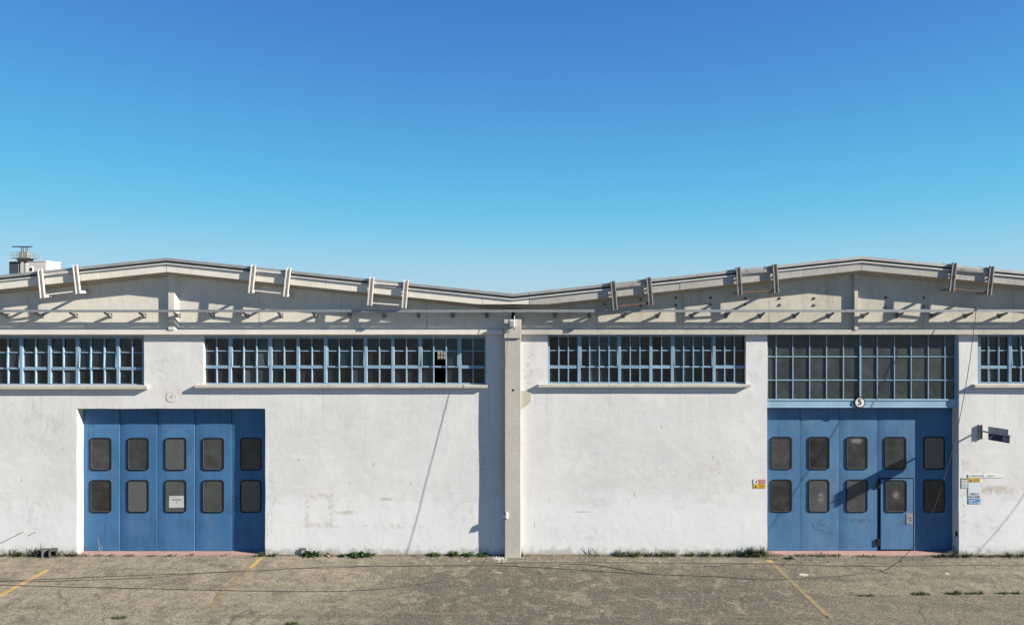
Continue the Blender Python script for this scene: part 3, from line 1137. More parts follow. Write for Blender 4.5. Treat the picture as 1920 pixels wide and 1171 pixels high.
m.build('keyhole', M['black'], d5)
for yy in (908, 1015):
    m = MB()
    m.ebox(PX(1643.3, E5), PX(1649.5, E5), E5 + .003, E5 + .04, PZ(yy + 6, E5), PZ(yy - 6, E5))
    m.build('hinge', M['black'], d5, .004)

# glazed panel and header over the right door
win5 = bpy.data.objects.new('window', None)
COL.objects.link(win5)
win5.parent = WH[1]
win5.location = P(1612, 748) - wloc(WH[1])
e = -.10
vx = [1438.5, 1455, 1486, 1517.5, 1549.2, 1580.7, 1612, 1644, 1676.3, 1707.7, 1739.7, 1771, 1790]
hz = [622, 668.3, 712.2, 748]
m = MB()
m.ebox(PX(1430, e), PX(1438.8, e), e - .04, e + .04, PZ(748, e), ZL0)
m.ebox(PX(1789, e), PX(1796.5, e), e - .04, e + .03, PZ(748, e), ZL0)
m.ebox(PX(1612, e) - .024, PX(1612, e) + .024, e - .03, e + .035, PZ(748, e), ZL0)
m.build('window_frame', M['wframe'], win5, .005)
for side, (i0, i1) in enumerate(((0, 6), (6, 12))):
    m = MB()
    for q in vx[i0 + 1:i1]:
        m.ebox(PX(q, e) - .0135, PX(q, e) + .0135, e - .02, e + .022, PZ(748, e), ZL0)
    xa = PX(vx[i0], e) + (.025 if side else .005)
    xb = PX(vx[i1], e) - (.0 if side else .025)
    for q in hz[1:3]:
        m.ebox(xa, xb, e - .015, e + .017, PZ(q, e) - .013, PZ(q, e) + .013)
    m.build('glazing_bars', M['wframe'], win5, .003)
for i in range(12):
    for j in range(3):
        m = MB()
        j1, j2, j3 = [random.uniform(-.002, .002) for _ in range(3)]
        xa, xb, za, zb = PX(vx[i], e), PX(vx[i + 1], e), PZ(hz[j + 1], e), PZ(hz[j], e)
        y = -e + .004
        m.hexa([(xa, y + j1, za), (xb, y + j2, za), (xb, y + j2 + .006, za), (xa, y + j1 + .006, za),
                (xa, y + j3, zb), (xb, y + j3, zb), (xb, y + j3 + .006, zb), (xa, y + j3 + .006, zb)])
        m.build('pane', M['glass5'], win5)
m = MB()
e = -.085
m.ebox(PX(1430, e), PX(1796.5, e), -.22, e, PZ(763.2, e), PZ(748.2, e))
m.ebox(PX(1430, e), PX(1796.5, e), -.2, e + .016, PZ(750.6, e), PZ(747.6, e))
m.ebox(PX(1430, e), PX(1796.5, e), -.2, e + .010, PZ(763.8, e), PZ(762, e))
m.build('door_header', M['header'], WH[1], .004)
m = MB()        # soffit board closing the gap behind the header
m.ebox(PX(1430, e), PX(1796.5, e), -.32, -.2, PZ(756, e), PZ(750, e))
m.build('header_back', M['fdoorgap'], WH[1])

for a, b, k in ((140, 500, 0), (1436, 1797, 1)):
    m = MB()
    n = 40
    pr = None
    for i in range(n + 1):
        x = PX(a + (b - a) * i / n, .0)
        yf = -.045 - .02 * mnoise.noise(Vector((x * 2.2, 1, 4))) - (.0 if i < n * .75 else -.10 * (i / n - .75) / .25)
        if pr:
            m.hexa([(pr[0], pr[1], -.02), (x, yf, -.02), (x, .30, -.02), (pr[0], .30, -.02),
                    (pr[0], pr[1], .012), (x, yf, .012), (x, .30, .018), (pr[0], .30, .018)])
        pr = (x, yf)
    m.build('threshold', M['pink'], WH[k])

# anchor bolts on the right gable
for x, ys in ((1201, (561, 573)), (1267, (558, 571.6)), (1332, (558, 570.3)), (1397, (558.3, 570.3)), (1462, (559, 571.6)),
              (1526.5, (559, 572)), (1661, (557.5, 574.7)), (1732, (558, 574.5)), (1134, (570,))):
    for y in ys:
        m = MB()
        c = P(x, y, EU)
        m.disc((c.x, c.z), .036, EU - .01, EU + .010, 12)
        m.disc((c.x, c.z), .016, EU + .009, EU + .022, 6)
        m.build('anchor_bolt', M['rust'], WH[1])

# ------------------------------------------------------------------ pillar between the two
pil = thing('concrete_pillar', 'grey concrete pillar between the two warehouses', 'pillar', ((XP0 + XP1) / 2, 0, 0))
m = MB()
m.ebox(XP0, XP1, -.1, .21, -.2, PZ(634, .21))
m.build('shaft', M['pillar'], pil, .012)
m = MB()
m.ebox(PX(944.7, .25), PX(977.3, .25), -.04, .257, PZ(634, .25), PZ(597.5, .25))
m.build('capital', M['pillar'], pil, .012)
m = MB()
m.prism([(XP1, PZ(731.5)), (PX(996), PZ(732.5)), (PX(996), PZ(752)), (XP1, PZ(768))], -.05, .03)
m.build('corbel', M['pillar'], pil, .004)
m = MB()
m.disc((PX(962, .212), PZ(731, .212)), .032, .2, .213, 14)
m.build('drain_hole', M['black'], pil)
m = MB()
m.ebox(PX(959.6), PX(962.6), -.1, EU - .02, ZL1 - .2, PZ(560))
m.build('joint_gap', M['fdoorgap'], pil)

# floodlight on top of the pillar
fl = thing('floodlight', 'small white floodlight on top of the concrete pillar', 'floodlight', P(960, 606, .26))
m = MB()
a, b = P(956, 601, .36), P(966, 606, .38)
m.hexa([P(954.5, 599, .30), P(962.5, 600.5, .30), P(962.5, 614.5, .27), P(954.5, 613.5, .27),
        P(955.5, 598, .43), P(964.5, 599.5, .43), P(964.5, 613, .40), P(955.5, 612.5, .40)])
m.build('lamp_body', M['white'], fl, .01)
m = MB()
m.bar(P(964.5, 590, .27), P(965.5, 612, .30), .02, .05, (0, 1, 0))
m.build('lamp_bracket', M['white'], fl)
m = MB()
m.hexa([P(956.5, 601.5, .428), P(963.5, 602.5, .428), P(963.5, 611, .405), P(956.5, 610.5, .405),
        P(956.5, 601.5, .438), P(963.5, 602.5, .438), P(963.5, 611, .415), P(956.5, 610.5, .415)])
m.build('lamp_glass', M['sgrey'], fl)
m = MB()
m.tube([P(962, 613, .3), P(963, 616, .33), P(965, 617, .30)], .012)
m.build('lamp_wire', M['black'], fl)

jb = thing('junction_box', 'small white box fixed to the left edge of the concrete pillar', 'junction box', P(949, 972, .21))
m = MB()
m.hexa([P(947.5, 972, .208), P(953, 972, .208), P(952.6, 959.5, .208), P(948.2, 959.5, .208),
        P(947.5, 971, .27), P(952, 971.5, .27), P(951.6, 960, .27), P(948.2, 960, .27)])
m.build('box_body', M['white'], jb, .008)
m = MB()
m.tube([P(947.8, 964, .23), P(944.5, 965, .25), P(944.2, 972, .26)], .013)
m.build('pipe_stub', M['galv'], jb)

# ------------------------------------------------------------------ cable tray along the gables
tray = thing('cable_tray', 'galvanised perforated cable tray running across both gables', 'cable tray', (0, -EU, 6.4))
TZ0, TZ1, TE0, TE1 = PZ(585, .36), PZ(580.2, .36), .22, .365
x = -18.2
while x < 18.2:
    x1 = min(x + 3.0, 18.2)
    m = MB()
    dz = random.uniform(-.004, .004)
    m.ebox(x + .002, x1 - .002, TE1 - .003, TE1, TZ0 + dz, TZ1 + dz)
    m.ebox(x + .002, x1 - .002, TE0, TE0 + .003, TZ0 + dz, TZ0 + .025 + dz)
    zb = TZ0 + dz
    m.ebox(x + .002, x1 - .002, TE0 + .003, .272, zb, zb + .002)
    m.ebox(x + .002, x1 - .002, .284, TE1 - .003, zb, zb + .002)
    q = x + .002
    while q < x1 - .06:
        m.ebox(q, q + .045, .272, .284, zb, zb + .002)
        q += .075
    m.ebox(q, x1 - .002, .272, .284, zb, zb + .002)
    m.ebox(x - .05, x + .05, TE1, TE1 + .003, TZ0 + .01 + dz, TZ1 - .008 + dz)
    m.build('tray_section', M['galv'], tray)
    x = x1
m = MB()
cp = []
xx = -18.2
while xx < 18.2:
    cp.append((xx, -.285 + .03 * math.sin(xx * 1.3), TZ0 + .02))
    xx += .6
m.tube(cp, .016, 5)
m.build('tray_cable', M['cable'], tray)
proto = None
for k in range(-4, 36):
    px = 8 + 64.6 * k
    if abs(px - 968) < 20 or abs(px) > 1e4:
        continue
    X0 = PX(px, .2)
    if abs(X0) > 17.8:
        continue
    if proto is None:
        m = MB()
        m.hexa([(-.022, -EU, 6.36), (.022, -EU, 6.36), (.022, -EU, 6.44), (-.022, -EU, 6.44),
                (-.022, -.34, TZ0 - .035), (.022, -.34, TZ0 - .035), (.022, -.34, TZ0 - .002), (-.022, -.34, TZ0 - .002)])
        m.ebox(-.045, .045, EU, EU + .012, 6.35, 6.47)
        proto = m.build('tray_bracket', M['bracket'], tray)
        o = proto
    else:
        o = proto.copy()
        COL.objects.link(o)
    o.location = (X0, 0, 0) if o.parent is None else Vector((X0, 0, 0))
    o.parent = tray

# ------------------------------------------------------------------ steel frames hung over the roof edge
def channel(m, a, b, w, d):
    """U channel from a to b open to the yard"""
    ax = (b - a).normalized()
    s_ = ax.cross(Vector((0, -1, 0))).normalized()
    y = Vector((0, 1, 0))
    for o, ww, dd, dy in ((0, w, .010, d - .005), (-w / 2 + .013, .026, d, d / 2), (w / 2 - .013, .026, d, d / 2)):
        c = s_ * o + y * (dy - d / 2)
        p = [c - s_ * ww / 2 - y * dd / 2, c + s_ * ww / 2 - y * dd / 2, c + s_ * ww / 2 + y * dd / 2, c - s_ * ww / 2 + y * dd / 2]
        m.hexa([a + q for q in p] + [b + q for q in p])


FR = [((75, 504.5), (80.3, 558.3), (140.7, 496.7), (147, 550.5), 'l', 'cream steel frame on the left gable, left of its ridge'),
      ((475.5, 496), (470, 549), (541.4, 502), (535.4, 556), 'l', 'cream steel frame on the left gable, just right of its ridge'),
      ((697.4, 519), (693, 572.5), (761.8, 524.3), (757.4, 577.6), 'l', 'cream steel frame low on the left gable slope, nearest the valley'),
      ((1149, 526.6), (1153.8, 580.4), (1216, 519.4), (1220.7, 572), 'r', 'grey steel frame low on the right gable slope, nearest the valley'),
      ((1384, 500.3), (1387.4, 553), (1452.7, 494.8), (1456, 548.9), 'r', 'rusty grey steel frame on the right gable, left of its ridge'),
      ((1790, 492.2), (1784, 546), (1860, 498.8), (1853.9, 553), 'r', 'grey steel frame on the right gable, right of its ridge')]
EF = .475
for t1, b1, t2, b2, side, lb in FR:
    mt = M['frame_' + side]
    T1, B1, T2, B2 = [P(*q, EF) for q in (t1, b1, t2, b2)]
    f = thing('steel_frame', lb, 'steel frame', (B1 + B2) / 2, 'steel frames hung over the roof edge')
    for a, b in ((T1, B1), (T2, B2)):
        m = MB()
        channel(m, a, b, .125, .045)
        m.build('post', mt, f)
        c = a.lerp(b, .93)
        m = MB()
        m.bar(c + Vector((0, .02, 0)), Vector((c.x, -EU, c.z)), .045, .06)
        m.build('lower_arm', mt if side == 'l' else M['frame_r'], f)
        m = MB()
        c = a.lerp(b, .42)
        m.bar(c + Vector((0, .02, 0)), Vector((c.x, -.395, c.z)), .035, .035)
        m.build('upper_arm', mt, f)
    m = MB()
    h = .075 if side == 'r' else .05
    off = Vector((0, .03, 0))
    m.bar(T1.lerp(B1, .20) + off, T2.lerp(B2, .20) + off, .02, h)
    m.build('top_rail', mt, f)
    m = MB()
    m.bar(T1.lerp(B1, .90) + off * .5, T2.lerp(B2, .90) + off * .5, .03, .034)
    m.build('bottom_rail', mt if side == 'l' else M['rust'], f)
    if side == 'r' or True:
        for a in (T1, T2):
            p0 = a + Vector((0, .02, -.02))
            xx = a.x - (.28 if side == 'r' else -.10)
            p1 = Vector((xx, -.40, roof_z(xx) + .012))
            m = MB()
            pts = [p0.lerp(p1, k / 6) + Vector((0, 0, -.02 * math.sin(math.pi * k / 6))) for k in range(7)]
            m.tube(pts, .008, 5)
            m.build('stay', M['bracket'], f)

# ------------------------------------------------------------------ number plates and signs
s5 = thing('number_plate', 'round white number 5 plate over the right blue door', 'number plate', P(1612, 754, -.06))
c = P(1612, 754, -.06)
m = MB(); m.disc((c.x, c.z), .148, -.075, -.052, 40); m.build('rim', M['black'], s5)
m = MB(); m.disc((c.x, c.z), .120, -.06, -.049, 40); m.build('plate', M['white'], s5)
v_, f_ = text_faces('5', .22, c.x - .004, c.z + .004, -.047, .006)
m = MB(); m.mesh(v_, f_); m.build('digit', M['black'], s5, recalc=False)

s4 = thing('number_plate', 'overpainted round plate with a faded 4 above the left blue door', 'number plate', P(321.5, 744, 0))
c = P(321.5, 744, 0)
m = MB(); m.disc((c.x, c.z), .137, -.02, .007, 40); m.build('plate', M['faded'], s4, .006)
n = 40
m = MB()
m.ring([(c.x + .138 * math.cos(2 * math.pi * k / n), c.z + .138 * math.sin(2 * math.pi * k / n)) for k in range(n)],
       [(c.x + .118 * math.cos(2 * math.pi * k / n), c.z + .118 * math.sin(2 * math.pi * k / n)) for k in range(n)], .002, .0085)
m.build('rim', simple('greyed rim', (.58, .57, .515), .85, .2, 0, .2, 12), s4)
v_, f_ = text_faces('4', .20, c.x, c.z, .0082, .003)
m = MB(); m.mesh(v_, f_); m.build('digit', simple('faded digit', (.55, .545, .52), .85), s4, recalc=False)


def plate(name, label, cat, x0, x1, y0, y1, mat, e=.003, th=.003):
    o = MB()
    o.ebox(PX(x0), PX(x1), e - .004, e + th, PZ(y1), PZ(y0))
    return tag(o.build(name, mat, None, .0015), label, cat)


def mark(parent, rects, mat, e, name='print_line'):
    q = MB()
    for (x0, x1, y0, y1) in rects:
        q.ebox(PX(x0), PX(x1), e, e + .001, PZ(y1), PZ(y0))
    q.build(name, mat, parent)


def word(parent, txt, h_px, x, y, e, mat, width_px=None, bold=0.0):
    v_, f_ = text_faces(txt, h_px / 70 * 1.4, 0, 0, e, bold)
    w = max(p[0] for p in v_) - min(p[0] for p in v_)
    k = (width_px / 70) / w if width_px else 1
    q = MB()
    q.mesh([(p[0] * k + PX(x), p[1], p[2] + PZ(y)) for p in v_], f_)
    q.build('lettering', mat, parent, recalc=False)


E = .0065
# warning pair left of the right door
o = plate('warning_sign', 'faded red sign with a white arrow field left of the right blue door', 'sign', 1412, 1435.5, 898, 906.6, M['sred'])
mark(o, [(1412.4, 1421, 898.4, 906.2)], M['white'], E, 'arrow_field')
q = MB(); q.prism([(PX(1415.4), PZ(902.4)), (PX(1419), PZ(899.6)), (PX(1419), PZ(905.2))], E + .001, E + .002); q.build('arrow', M['ink'], o)
mark(o, [(1422.5, 1434, 900.5, 901.3), (1422.5, 1432, 902.6, 903.3), (1422.5, 1433, 904.4, 905.1)], M['inklight'], E)
o = plate('warning_sign', 'yellow warning sign left of the right blue door, below the faded red one', 'sign', 1412.5, 1435.5, 907.2, 914.8, M['syellow'])
q = MB(); q.prism([(PX(1414), PZ(913.4)), (PX(1420), PZ(913.4)), (PX(1417), PZ(908.6))], E, E + .001); q.build('pictogram', M['ink'], o)
mark(o, [(1423, 1434, 909, 909.8), (1423, 1434, 910.8, 911.6), (1423, 1431, 912.6, 913.3)], M['ink'], E)

# notices on the right wall
o = plate('notice_strip', 'long narrow white sign with small grey lettering on the right wall', 'sign', 1815.2, 1881, 888.6, 895.0, M['white'], .004, .006)
word(o, 'MOVIMENTAZIONE', 3.6, 1831, 891.7, .0105, M['inklight'], 27)
word(o, 'MERCI', 3.6, 1857, 891.7, .0105, M['inklight'], 13)
o = plate('warning_sign', 'small yellow warning label under the narrow white sign on the right wall', 'sign', 1815.4, 1837.6, 895.6, 903, M['syellow'])
q = MB(); q.prism([(PX(1817), PZ(902)), (PX(1823), PZ(902)), (PX(1820), PZ(896.6))], E, E + .001); q.build('pictogram', M['ink'], o)
mark(o, [(1825, 1836, 897.4, 898.2), (1825, 1835, 899.2, 900), (1825, 1836, 901, 901.6)], M['ink'], E)
o = plate('notice', 'small white notice with a green tick beside the yellow label on the right wall', 'notice', 1802.6, 1814.2, 895.2, 914.5, M['paper'])
mark(o, [(1803.4, 1813.6, 896.2, 898)], M['ink'], E)
q = MB(); q.prism([(PX(1806), PZ(903.4)), (PX(1809.6), PZ(900.4)), (PX(1810), PZ(901.4)), (PX(1806.8), PZ(904))], E, E + .001); q.build('tick', M['sgreen'], o)
mark(o, [(1804.5, 1812.5, 907.6, 908.2), (1804.5, 1811.5, 909.6, 910.1), (1804.5, 1812, 911.4, 911.9)], M['inklight'], E)
o = plate('notice', 'pale blue notice reading CARRELLI A PASSO D\'UOMO on the right wall', 'notice', 1815.2, 1838, 904.4, 934, M['spale'])
word(o, 'CARRELLI A', 4.2, 1826.5, 925.6, E, M['ink'], 18, .001)
word(o, "PASSO D'UOMO", 4.2, 1826.5, 931.0, E, M['ink'], 21, .001)
o = plate('notice', 'blue mandatory sign at the bottom of the notices on the right wall', 'sign', 1815.2, 1838, 935, 944, M['sblue'])
q = MB(); c = (PX(1819.8), PZ(939.5)); q.ring([(c[0] + .05 * math.cos(k * .35), c[1] + .05 * math.sin(k * .35)) for k in range(18)],
      [(c[0] + .036 * math.cos(k * .35), c[1] + .036 * math.sin(k * .35)) for k in range(18)], E - .001, E + .001); q.build('pictogram', M['white'], o)
mark(o, [(1825, 1827.5, 936.4, 938), (1824.4, 1832, 942, 942.6), (1833, 1836.5, 940.6, 942.8)], M['white'], E)

# projecting direction sign
bx = PX(1837)
sg = thing('projecting_sign', 'grey and navy direction sign on a steel arm, right of the right blue door', 'sign', (bx, 0, PZ(809)))
m = MB()
m.ebox(bx - .045, bx + .045, -.01, .012, PZ(822.5), PZ(795.5))
m.ebox(bx - .045, bx - .037, .01, .055, PZ(822.5), PZ(795.5))
m.ebox(bx + .037, bx + .045, .01, .055, PZ(822.5), PZ(795.5))
m.build('wall_channel', M['galv'], sg, .004)
u = .22
def SP(e_, z): return Vector((12.52 + u * e_, -e_, z))
zc = 3.325
m = MB(); m.bar(SP(.02, zc + .005), SP(.90, zc + .02), .035, .035); m.build('arm', M['bracket'], sg)
e0, e1 = .285, .865
nrm = Vector((-1, -u, 0)).normalized()     # left face of the board
def board(e0, e1, z0, z1, w, mat, name, off=0.0, par=sg):
    q = MB()
    a, b = SP(e0, 0), SP(e1, 0)
    k = nrm * (w / 2)
    o_ = nrm * off
    sl_ = .016 * (1 if True else 0)
    def r(p, z, add): return (p.x + o_.x + add.x, p.y + o_.y + add.y, z)
    q.hexa([r(a, z0, k), r(b, z0 + sl_ * (e1 - e0) / .58, k), r(b, z0 + sl_ * (e1 - e0) / .58, -k), r(a, z0, -k),
            r(a, z1, k), r(b, z1 + sl_ * (e1 - e0) / .58, k), r(b, z1 + sl_ * (e1 - e0) / .58, -k), r(a, z1, -k)])
    return q.build(name, mat, par)
board(e0, e1, 3.318, 3.492, .045, M['sgrey'], 'upper_board')
board(e0, e1, 3.140, 3.314, .045, M['navy'], 'lower_board')
board(.52, .585, 3.445, 3.462, .002, M['ink'], 'emblem', .0235)
for k in range(8):
    a = .375 + k * .055
    board(a, a + .036, 3.362 + .001 * k, 3.384 + .001 * k, .002, M['inklight'], 'lettering', .0235)
def wedge(pts, mat, name):
    q = MB()
    k0, k1 = nrm * .0225, nrm * .0245
    A = [SP(a, z) + k0 for a, z in pts]
    B = [SP(a, z) + k1 for a, z in pts]
    n = len(pts)
    q.mesh(A + B, [tuple(range(n)), tuple(range(2 * n - 1, n - 1, -1))] + [(i, (i + 1) % n, n + (i + 1) % n, n + i) for i in range(n)])
    q.build(name, mat, sg)
wedge([(.335, 3.185), (.345, 3.178), (.42, 3.262), (.41, 3.27)], M['sgrey'], 'arrow_shaft')
wedge([(.32, 3.17), (.372, 3.172), (.372, 3.186), (.335, 3.186), (.335, 3.226), (.32, 3.226)], M['sgrey'], 'arrow_head')
for a0, a1, z0, z1 in ((.715, .835, 3.275, 3.29), (.715, .835, 3.172, 3.187), (.715, .735, 3.187, 3.275), (.815, .835, 3.187, 3.275), (.752, .775, 3.215, 3.262), (.775, .80, 3.205, 3.235)):
    board(a0, a1, z0 + .008, z1 + .008, .002, M['sgrey'], 'pictogram', .0235)

# wall pins with their long shadows
for x, y, ln, lb in ((43.5, 996.5, .19, 'short steel pin sticking out of the white wall at far left, the longer one'),
                     (67.5, 996.5, .062, 'stub of a steel pin in the white wall right of a longer pin')):
    a = P(x, y, 0)
    m = MB()
    m.tube([a + Vector((0, .03, 0)), a + Vector((-.003, -ln, .004))], .010 if ln > .1 else .009, 7)
    tag(m.build('wall_pin', M['rust']), lb, 'pin')
# small switch on the door jamb at right
m = MB(); m.ebox(PX(1794.2, -.05), PX(1797.4, 0), -.12, -.05, PZ(1007), PZ(997.5))
tag(m.build('switch_box', M['black'], None, .006), 'small black switch box on the right jamb of the right blue door', 'switch')

# ------------------------------------------------------------------ cables
def smooth(pts, n=6):
    out = []
    p = [Vector(q) for q in pts]
    for i in range(len(p) - 1):
        a, b, c, d = p[max(i - 1, 0)], p[i], p[i + 1], p[min(i + 2, len(p) - 1)]
        for k in range(n):
            t_ = k / n
            out.append(.5 * ((2 * b) + (c - a) * t_ + (2 * a - 5 * b + 4 * c - d) * t_ ** 2 + (3 * b - a - 3 * c + d) * t_ ** 3))
    return out + [p[-1]]


R_ = .0075
right = [P(1831, 578, .372), P(1828, 600, .42), P(1822, 650, .50), P(1811, 722, .63), P(1796, 800, .80), P(1778, 870, .93), P(1752, 950, 1.04), P(1725, 1005, 1.12), P(1702, 1036, 1.19), P(1676, 1058, 1.26)]
gl = [(1648, 1072), (1600, 1077), (1540, 1081), (1440, 1086), (1335, 1080), (1185, 1074), (1030, 1064), (985, 1062.5), (960, 1060), (930, 1059.4), (860, 1059.4), (755, 1060.3), (690, 1061), (620, 1063.5), (560, 1064.6), (480, 1069.2), (360, 1074), (225, 1079), (110, 1084), (0, 1088), (-120, 1091), (-260, 1092)]
m = MB(); m.tube(smooth(right + [G(x, y, R_) for x, y in gl]), R_, 6)
tag(m.build('cable', M['cable']), 'black cable hanging from the tray past the right door and snaking over the asphalt', 'cable')
m = MB(); m.bar(P(1831, 583, .30), P(1831, 578.5, .30), .12, .02); m.tube([P(1827, 577, .33), P(1831, 575.5, .37), P(1834, 580, .38)], .014, 6)
tag(m.build('cable_clamp', M['bracket']), 'dark clamp holding the hanging cable to the tray at upper right', 'clamp')

left = [P(957, 586, .36), P(953, 630, .40), P(947, 687, .445), P(942, 780, .53), P(936, 870, .61), P(927, 950, .67), P(920, 1015, .74), P(914, 1042, .78)]
gl2 = [(906, 1056.5), (930, 1055), (965, 1054.4), (1060, 1053.6), (1200, 1054), (1310, 1055), (1440, 1055.6), (1465, 1057), (1570, 1060), (1690, 1060), (1800, 1059), (1920, 1059.5), (2060, 1061)]
m = MB(); m.tube(smooth(left + [G(x, y, .009) for x, y in gl2]), .0055, 6)
tag(m.build('cable', M['cable2']), 'thin cable dropping in front of the pillar and running right along the wall foot', 'cable')
def SH(x, y, e_):       # point whose shadow falls on the wall at photo x, y
    return Vector((PX(x) + 3.4 * e_, -e_, PZ(y) + 1.7 * e_))
off = [SH(2030, 629, .37), SH(2000, 722, .5), SH(1963, 832, .62), SH(1920, 925, .78), SH(1872, 990, 1.0), SH(1830, 1040, 1.2), Vector((16.6, -1.5, 1.2)), Vector((16.45, -1.9, .4)), Vector((16.2, -2.2, R_)), Vector((15.6, -2.5, R_)), Vector((15.2, -3.4, R_))]
m = MB(); m.tube(smooth(off), .006, 6)
tag(m.build('cable', M['cable']), 'black cable hanging beyond the right edge, its shadow slanting on the wall', 'cable')
for pts, r, lb in (([(-200, 1089), (0, 1095.5), (120, 1099), (250, 1102), (380, 1105), (480, 1107), (605, 1108), (705, 1104), (770, 1096), (840, 1087)], .0085, 'thin dark cable lying on the asphalt nearest the camera at left'),
                   ([(-200, 1086), (0, 1089.6), (90, 1088.5), (180, 1086), (270, 1082.5), (330, 1078), (372, 1074.2)], .007, 'thin grey wire lying along the cable at far left'),
                   ([(560, 1065.6), (585, 1063), (620, 1060.4), (650, 1059.6), (690, 1060.5)], .007, 'short loop of thin wire beside the cable right of the left door'),
                   ([(1020, 1063.4), (1040, 1060), (1062, 1057), (1095, 1057.2), (1125, 1059.6), (1160, 1065.5), (1190, 1071), (1215, 1074.6)], .008, 'curved wire looping off the cable right of the pillar'),
                   ([(1320, 1062), (1370, 1058), (1420, 1055.2)], .007, 'short wire end on the asphalt left of the right door'),
                   ([(1664, 1074), (1656, 1071.5), (1652, 1068.5), (1648, 1067)], .006, 'tiny curl of wire at the bend of the long cable')):
    m = MB(); m.tube(smooth([G(x, y, r) for x, y in pts]), r, 5)
    tag(m.build('wire', M['cable2']), lb, 'wire')

# ------------------------------------------------------------------ concrete blocks
def hollow_block(loc, rz, w, h, d, lb):
    t_ = .035
    m = MB()
    m.box(-w / 2, w / 2, -d / 2, d / 2, 0, t_)
    m.box(-w / 2, w / 2, -d / 2, d / 2, h - t_, h)
    m.box(-w / 2, -w / 2 + t_, -d / 2, d / 2, t_, h - t_)
    m.box(w / 2 - t_, w / 2, -d / 2, d / 2, t_, h - t_)
    m.box(-w / 2 + t_, w / 2 - t_, d / 2 - .03, d / 2 - .005, t_, h - t_)
    o = m.build('concrete_block', M['block'], None, .006)
    o.location = loc
    o.rotation_euler = (0, 0, rz)
    tag(o, lb, 'block', 'hollow concrete blocks at the wall foot')


hollow_block(G(76, 1045) + Vector((0, .12, 0)), math.radians(-24), .17, .19, .22, 'left one of two dark hollow concrete blocks at far left')
hollow_block(G(95, 1045) + Vector((0, .12, 0)), math.radians(24), .19, .20, .20, 'right one of two dark hollow concrete blocks at far left')
hollow_block(G(567, 1041) + Vector((0, .10, 0)), math.radians(22), .155, .19, .17, 'single dark hollow block between the left blue door and a leafy weed')

# ------------------------------------------------------------------ weeds
def blade(m, base, dirv, length, w, bend, segs=4, fold=0.0):
    side = Vector((-dirv.y, dirv.x, 0))
    if side.length < 1e-3:
        side = Vector((1, 0, 0))
    side.normalize()
    L = []
    p = Vector(base)
    d = Vector(dirv).normalized()
    for k in range(segs + 1):
        t_ = k / segs
        ww = w * (1 - t_) ** .6 * (.55 + .45 * min(1, t_ * 4)) if k < segs else 0.0005
        L.append((p - side * ww / 2, p + side * ww / 2))
        d = (d + Vector((0, 0, -bend / segs)) * (1 + t_)).normalized()
        p = p + d * length / segs
        if p.z < .004:
            p.z = .004
    for a, b in zip(L, L[1:]):
        m.face([a[0], a[1], b[1], b[0]], True)


def broad_leaf(m, base, dirv, length, w, droop):
    """leaf: a folded diamond strip with a mid rib"""
    d = Vector(dirv).normalized()
    side = Vector((-d.y, d.x, 0))
    if side.length < 1e-3:
        side = Vector((1, 0, 0))
    side.normalize()
    p = Vector(base)
    wid = [0.12, .7, 1.0, .8, .42, 0.02]
    rows = []
    for k, q in enumerate(wid):
        up = Vector((0, 0, 1)) * (w * q * .22)
        j = 1 + random.uniform(-.2, .2)
        rows.append((p - side * w * q * .5 * j + up, p.copy(), p + side * w * q * .5 * j + up))
        d = (d + Vector((0, 0, -droop / 5))).normalized()
        p = p + d * length / 5
        p.z = max(p.z, .006)
    for a, b in zip(rows, rows[1:]):
        m.face([a[0], a[1], b[1], b[0]], True)
        m.face([a[1], a[2], b[2], b[1]], True)


def grass(c, n, h, spread, mat='grass', lean=.8):
    m = MB()
    for _ in range(n):
        a = random.uniform(0, 2 * math.pi)
        r = spread * random.random() ** .7
        b = c + Vector((math.cos(a) * r, math.sin(a) * r * .35, 0))
        b.z = .0
        out = random.uniform(.15, lean)
        d = Vector((math.cos(a) * out + random.uniform(-.2, .2), math.sin(a) * out - .1, 1))
        blade(m, b, d, h * random.uniform(.6, 1.3), random.uniform(.010, .020), random.uniform(.3, 1.4))
    return m


def rosette(c, n, ln, spread, up=.6, w=.45):
    m = MB()
    for _ in range(n):
        a = random.uniform(0, 2 * math.pi)
        r = spread * random.random()
        b = c + Vector((math.cos(a) * r, math.sin(a) * r * .35, random.uniform(.0, .05)))
        d = Vector((math.cos(a), math.sin(a) * .7 - .15, random.uniform(.2, up * 2)))
        l_ = ln * random.uniform(.55, 1.15)
        broad_leaf(m, b, d, l_, l_ * w * random.uniform(.7, 1.2), random.uniform(.5, 1.8))
    return m


def weed(name, label, m, mat, c, extra=None, dry=None):
    o = thing(name, label, 'weed', (c.x, c.y, 0), 'weeds at the wall foot and in the cracks')
    m.build('leaves', M[mat], o, recalc=False)
    if dry:
        dry.build('dry_leaves', M['dry'], o, recalc=False)
    if extra:
        extra.build('stems', M['twig'], o, recalc=False)
    return o


def stems(c, n, h, lean=.5, r=.003):
    m = MB()
    for _ in range(n):
        a = random.uniform(0, 6.28)
        k = random.uniform(.1, lean)
        p = [c + Vector((0, 0, 0))]
        for s_ in range(1, 5):
            q = s_ / 4 * h * 1.0
            p.append(c + Vector((math.cos(a) * k * q + random.uniform(-.01, .01), -abs(math.sin(a)) * k * q * .4, q)))
        m.tube(p, [r, r * .9, r * .75, r * .6, r * .35], 4, False)
    return m


WY = 1041.5
def at(x, y=WY):
    return G(x, y)


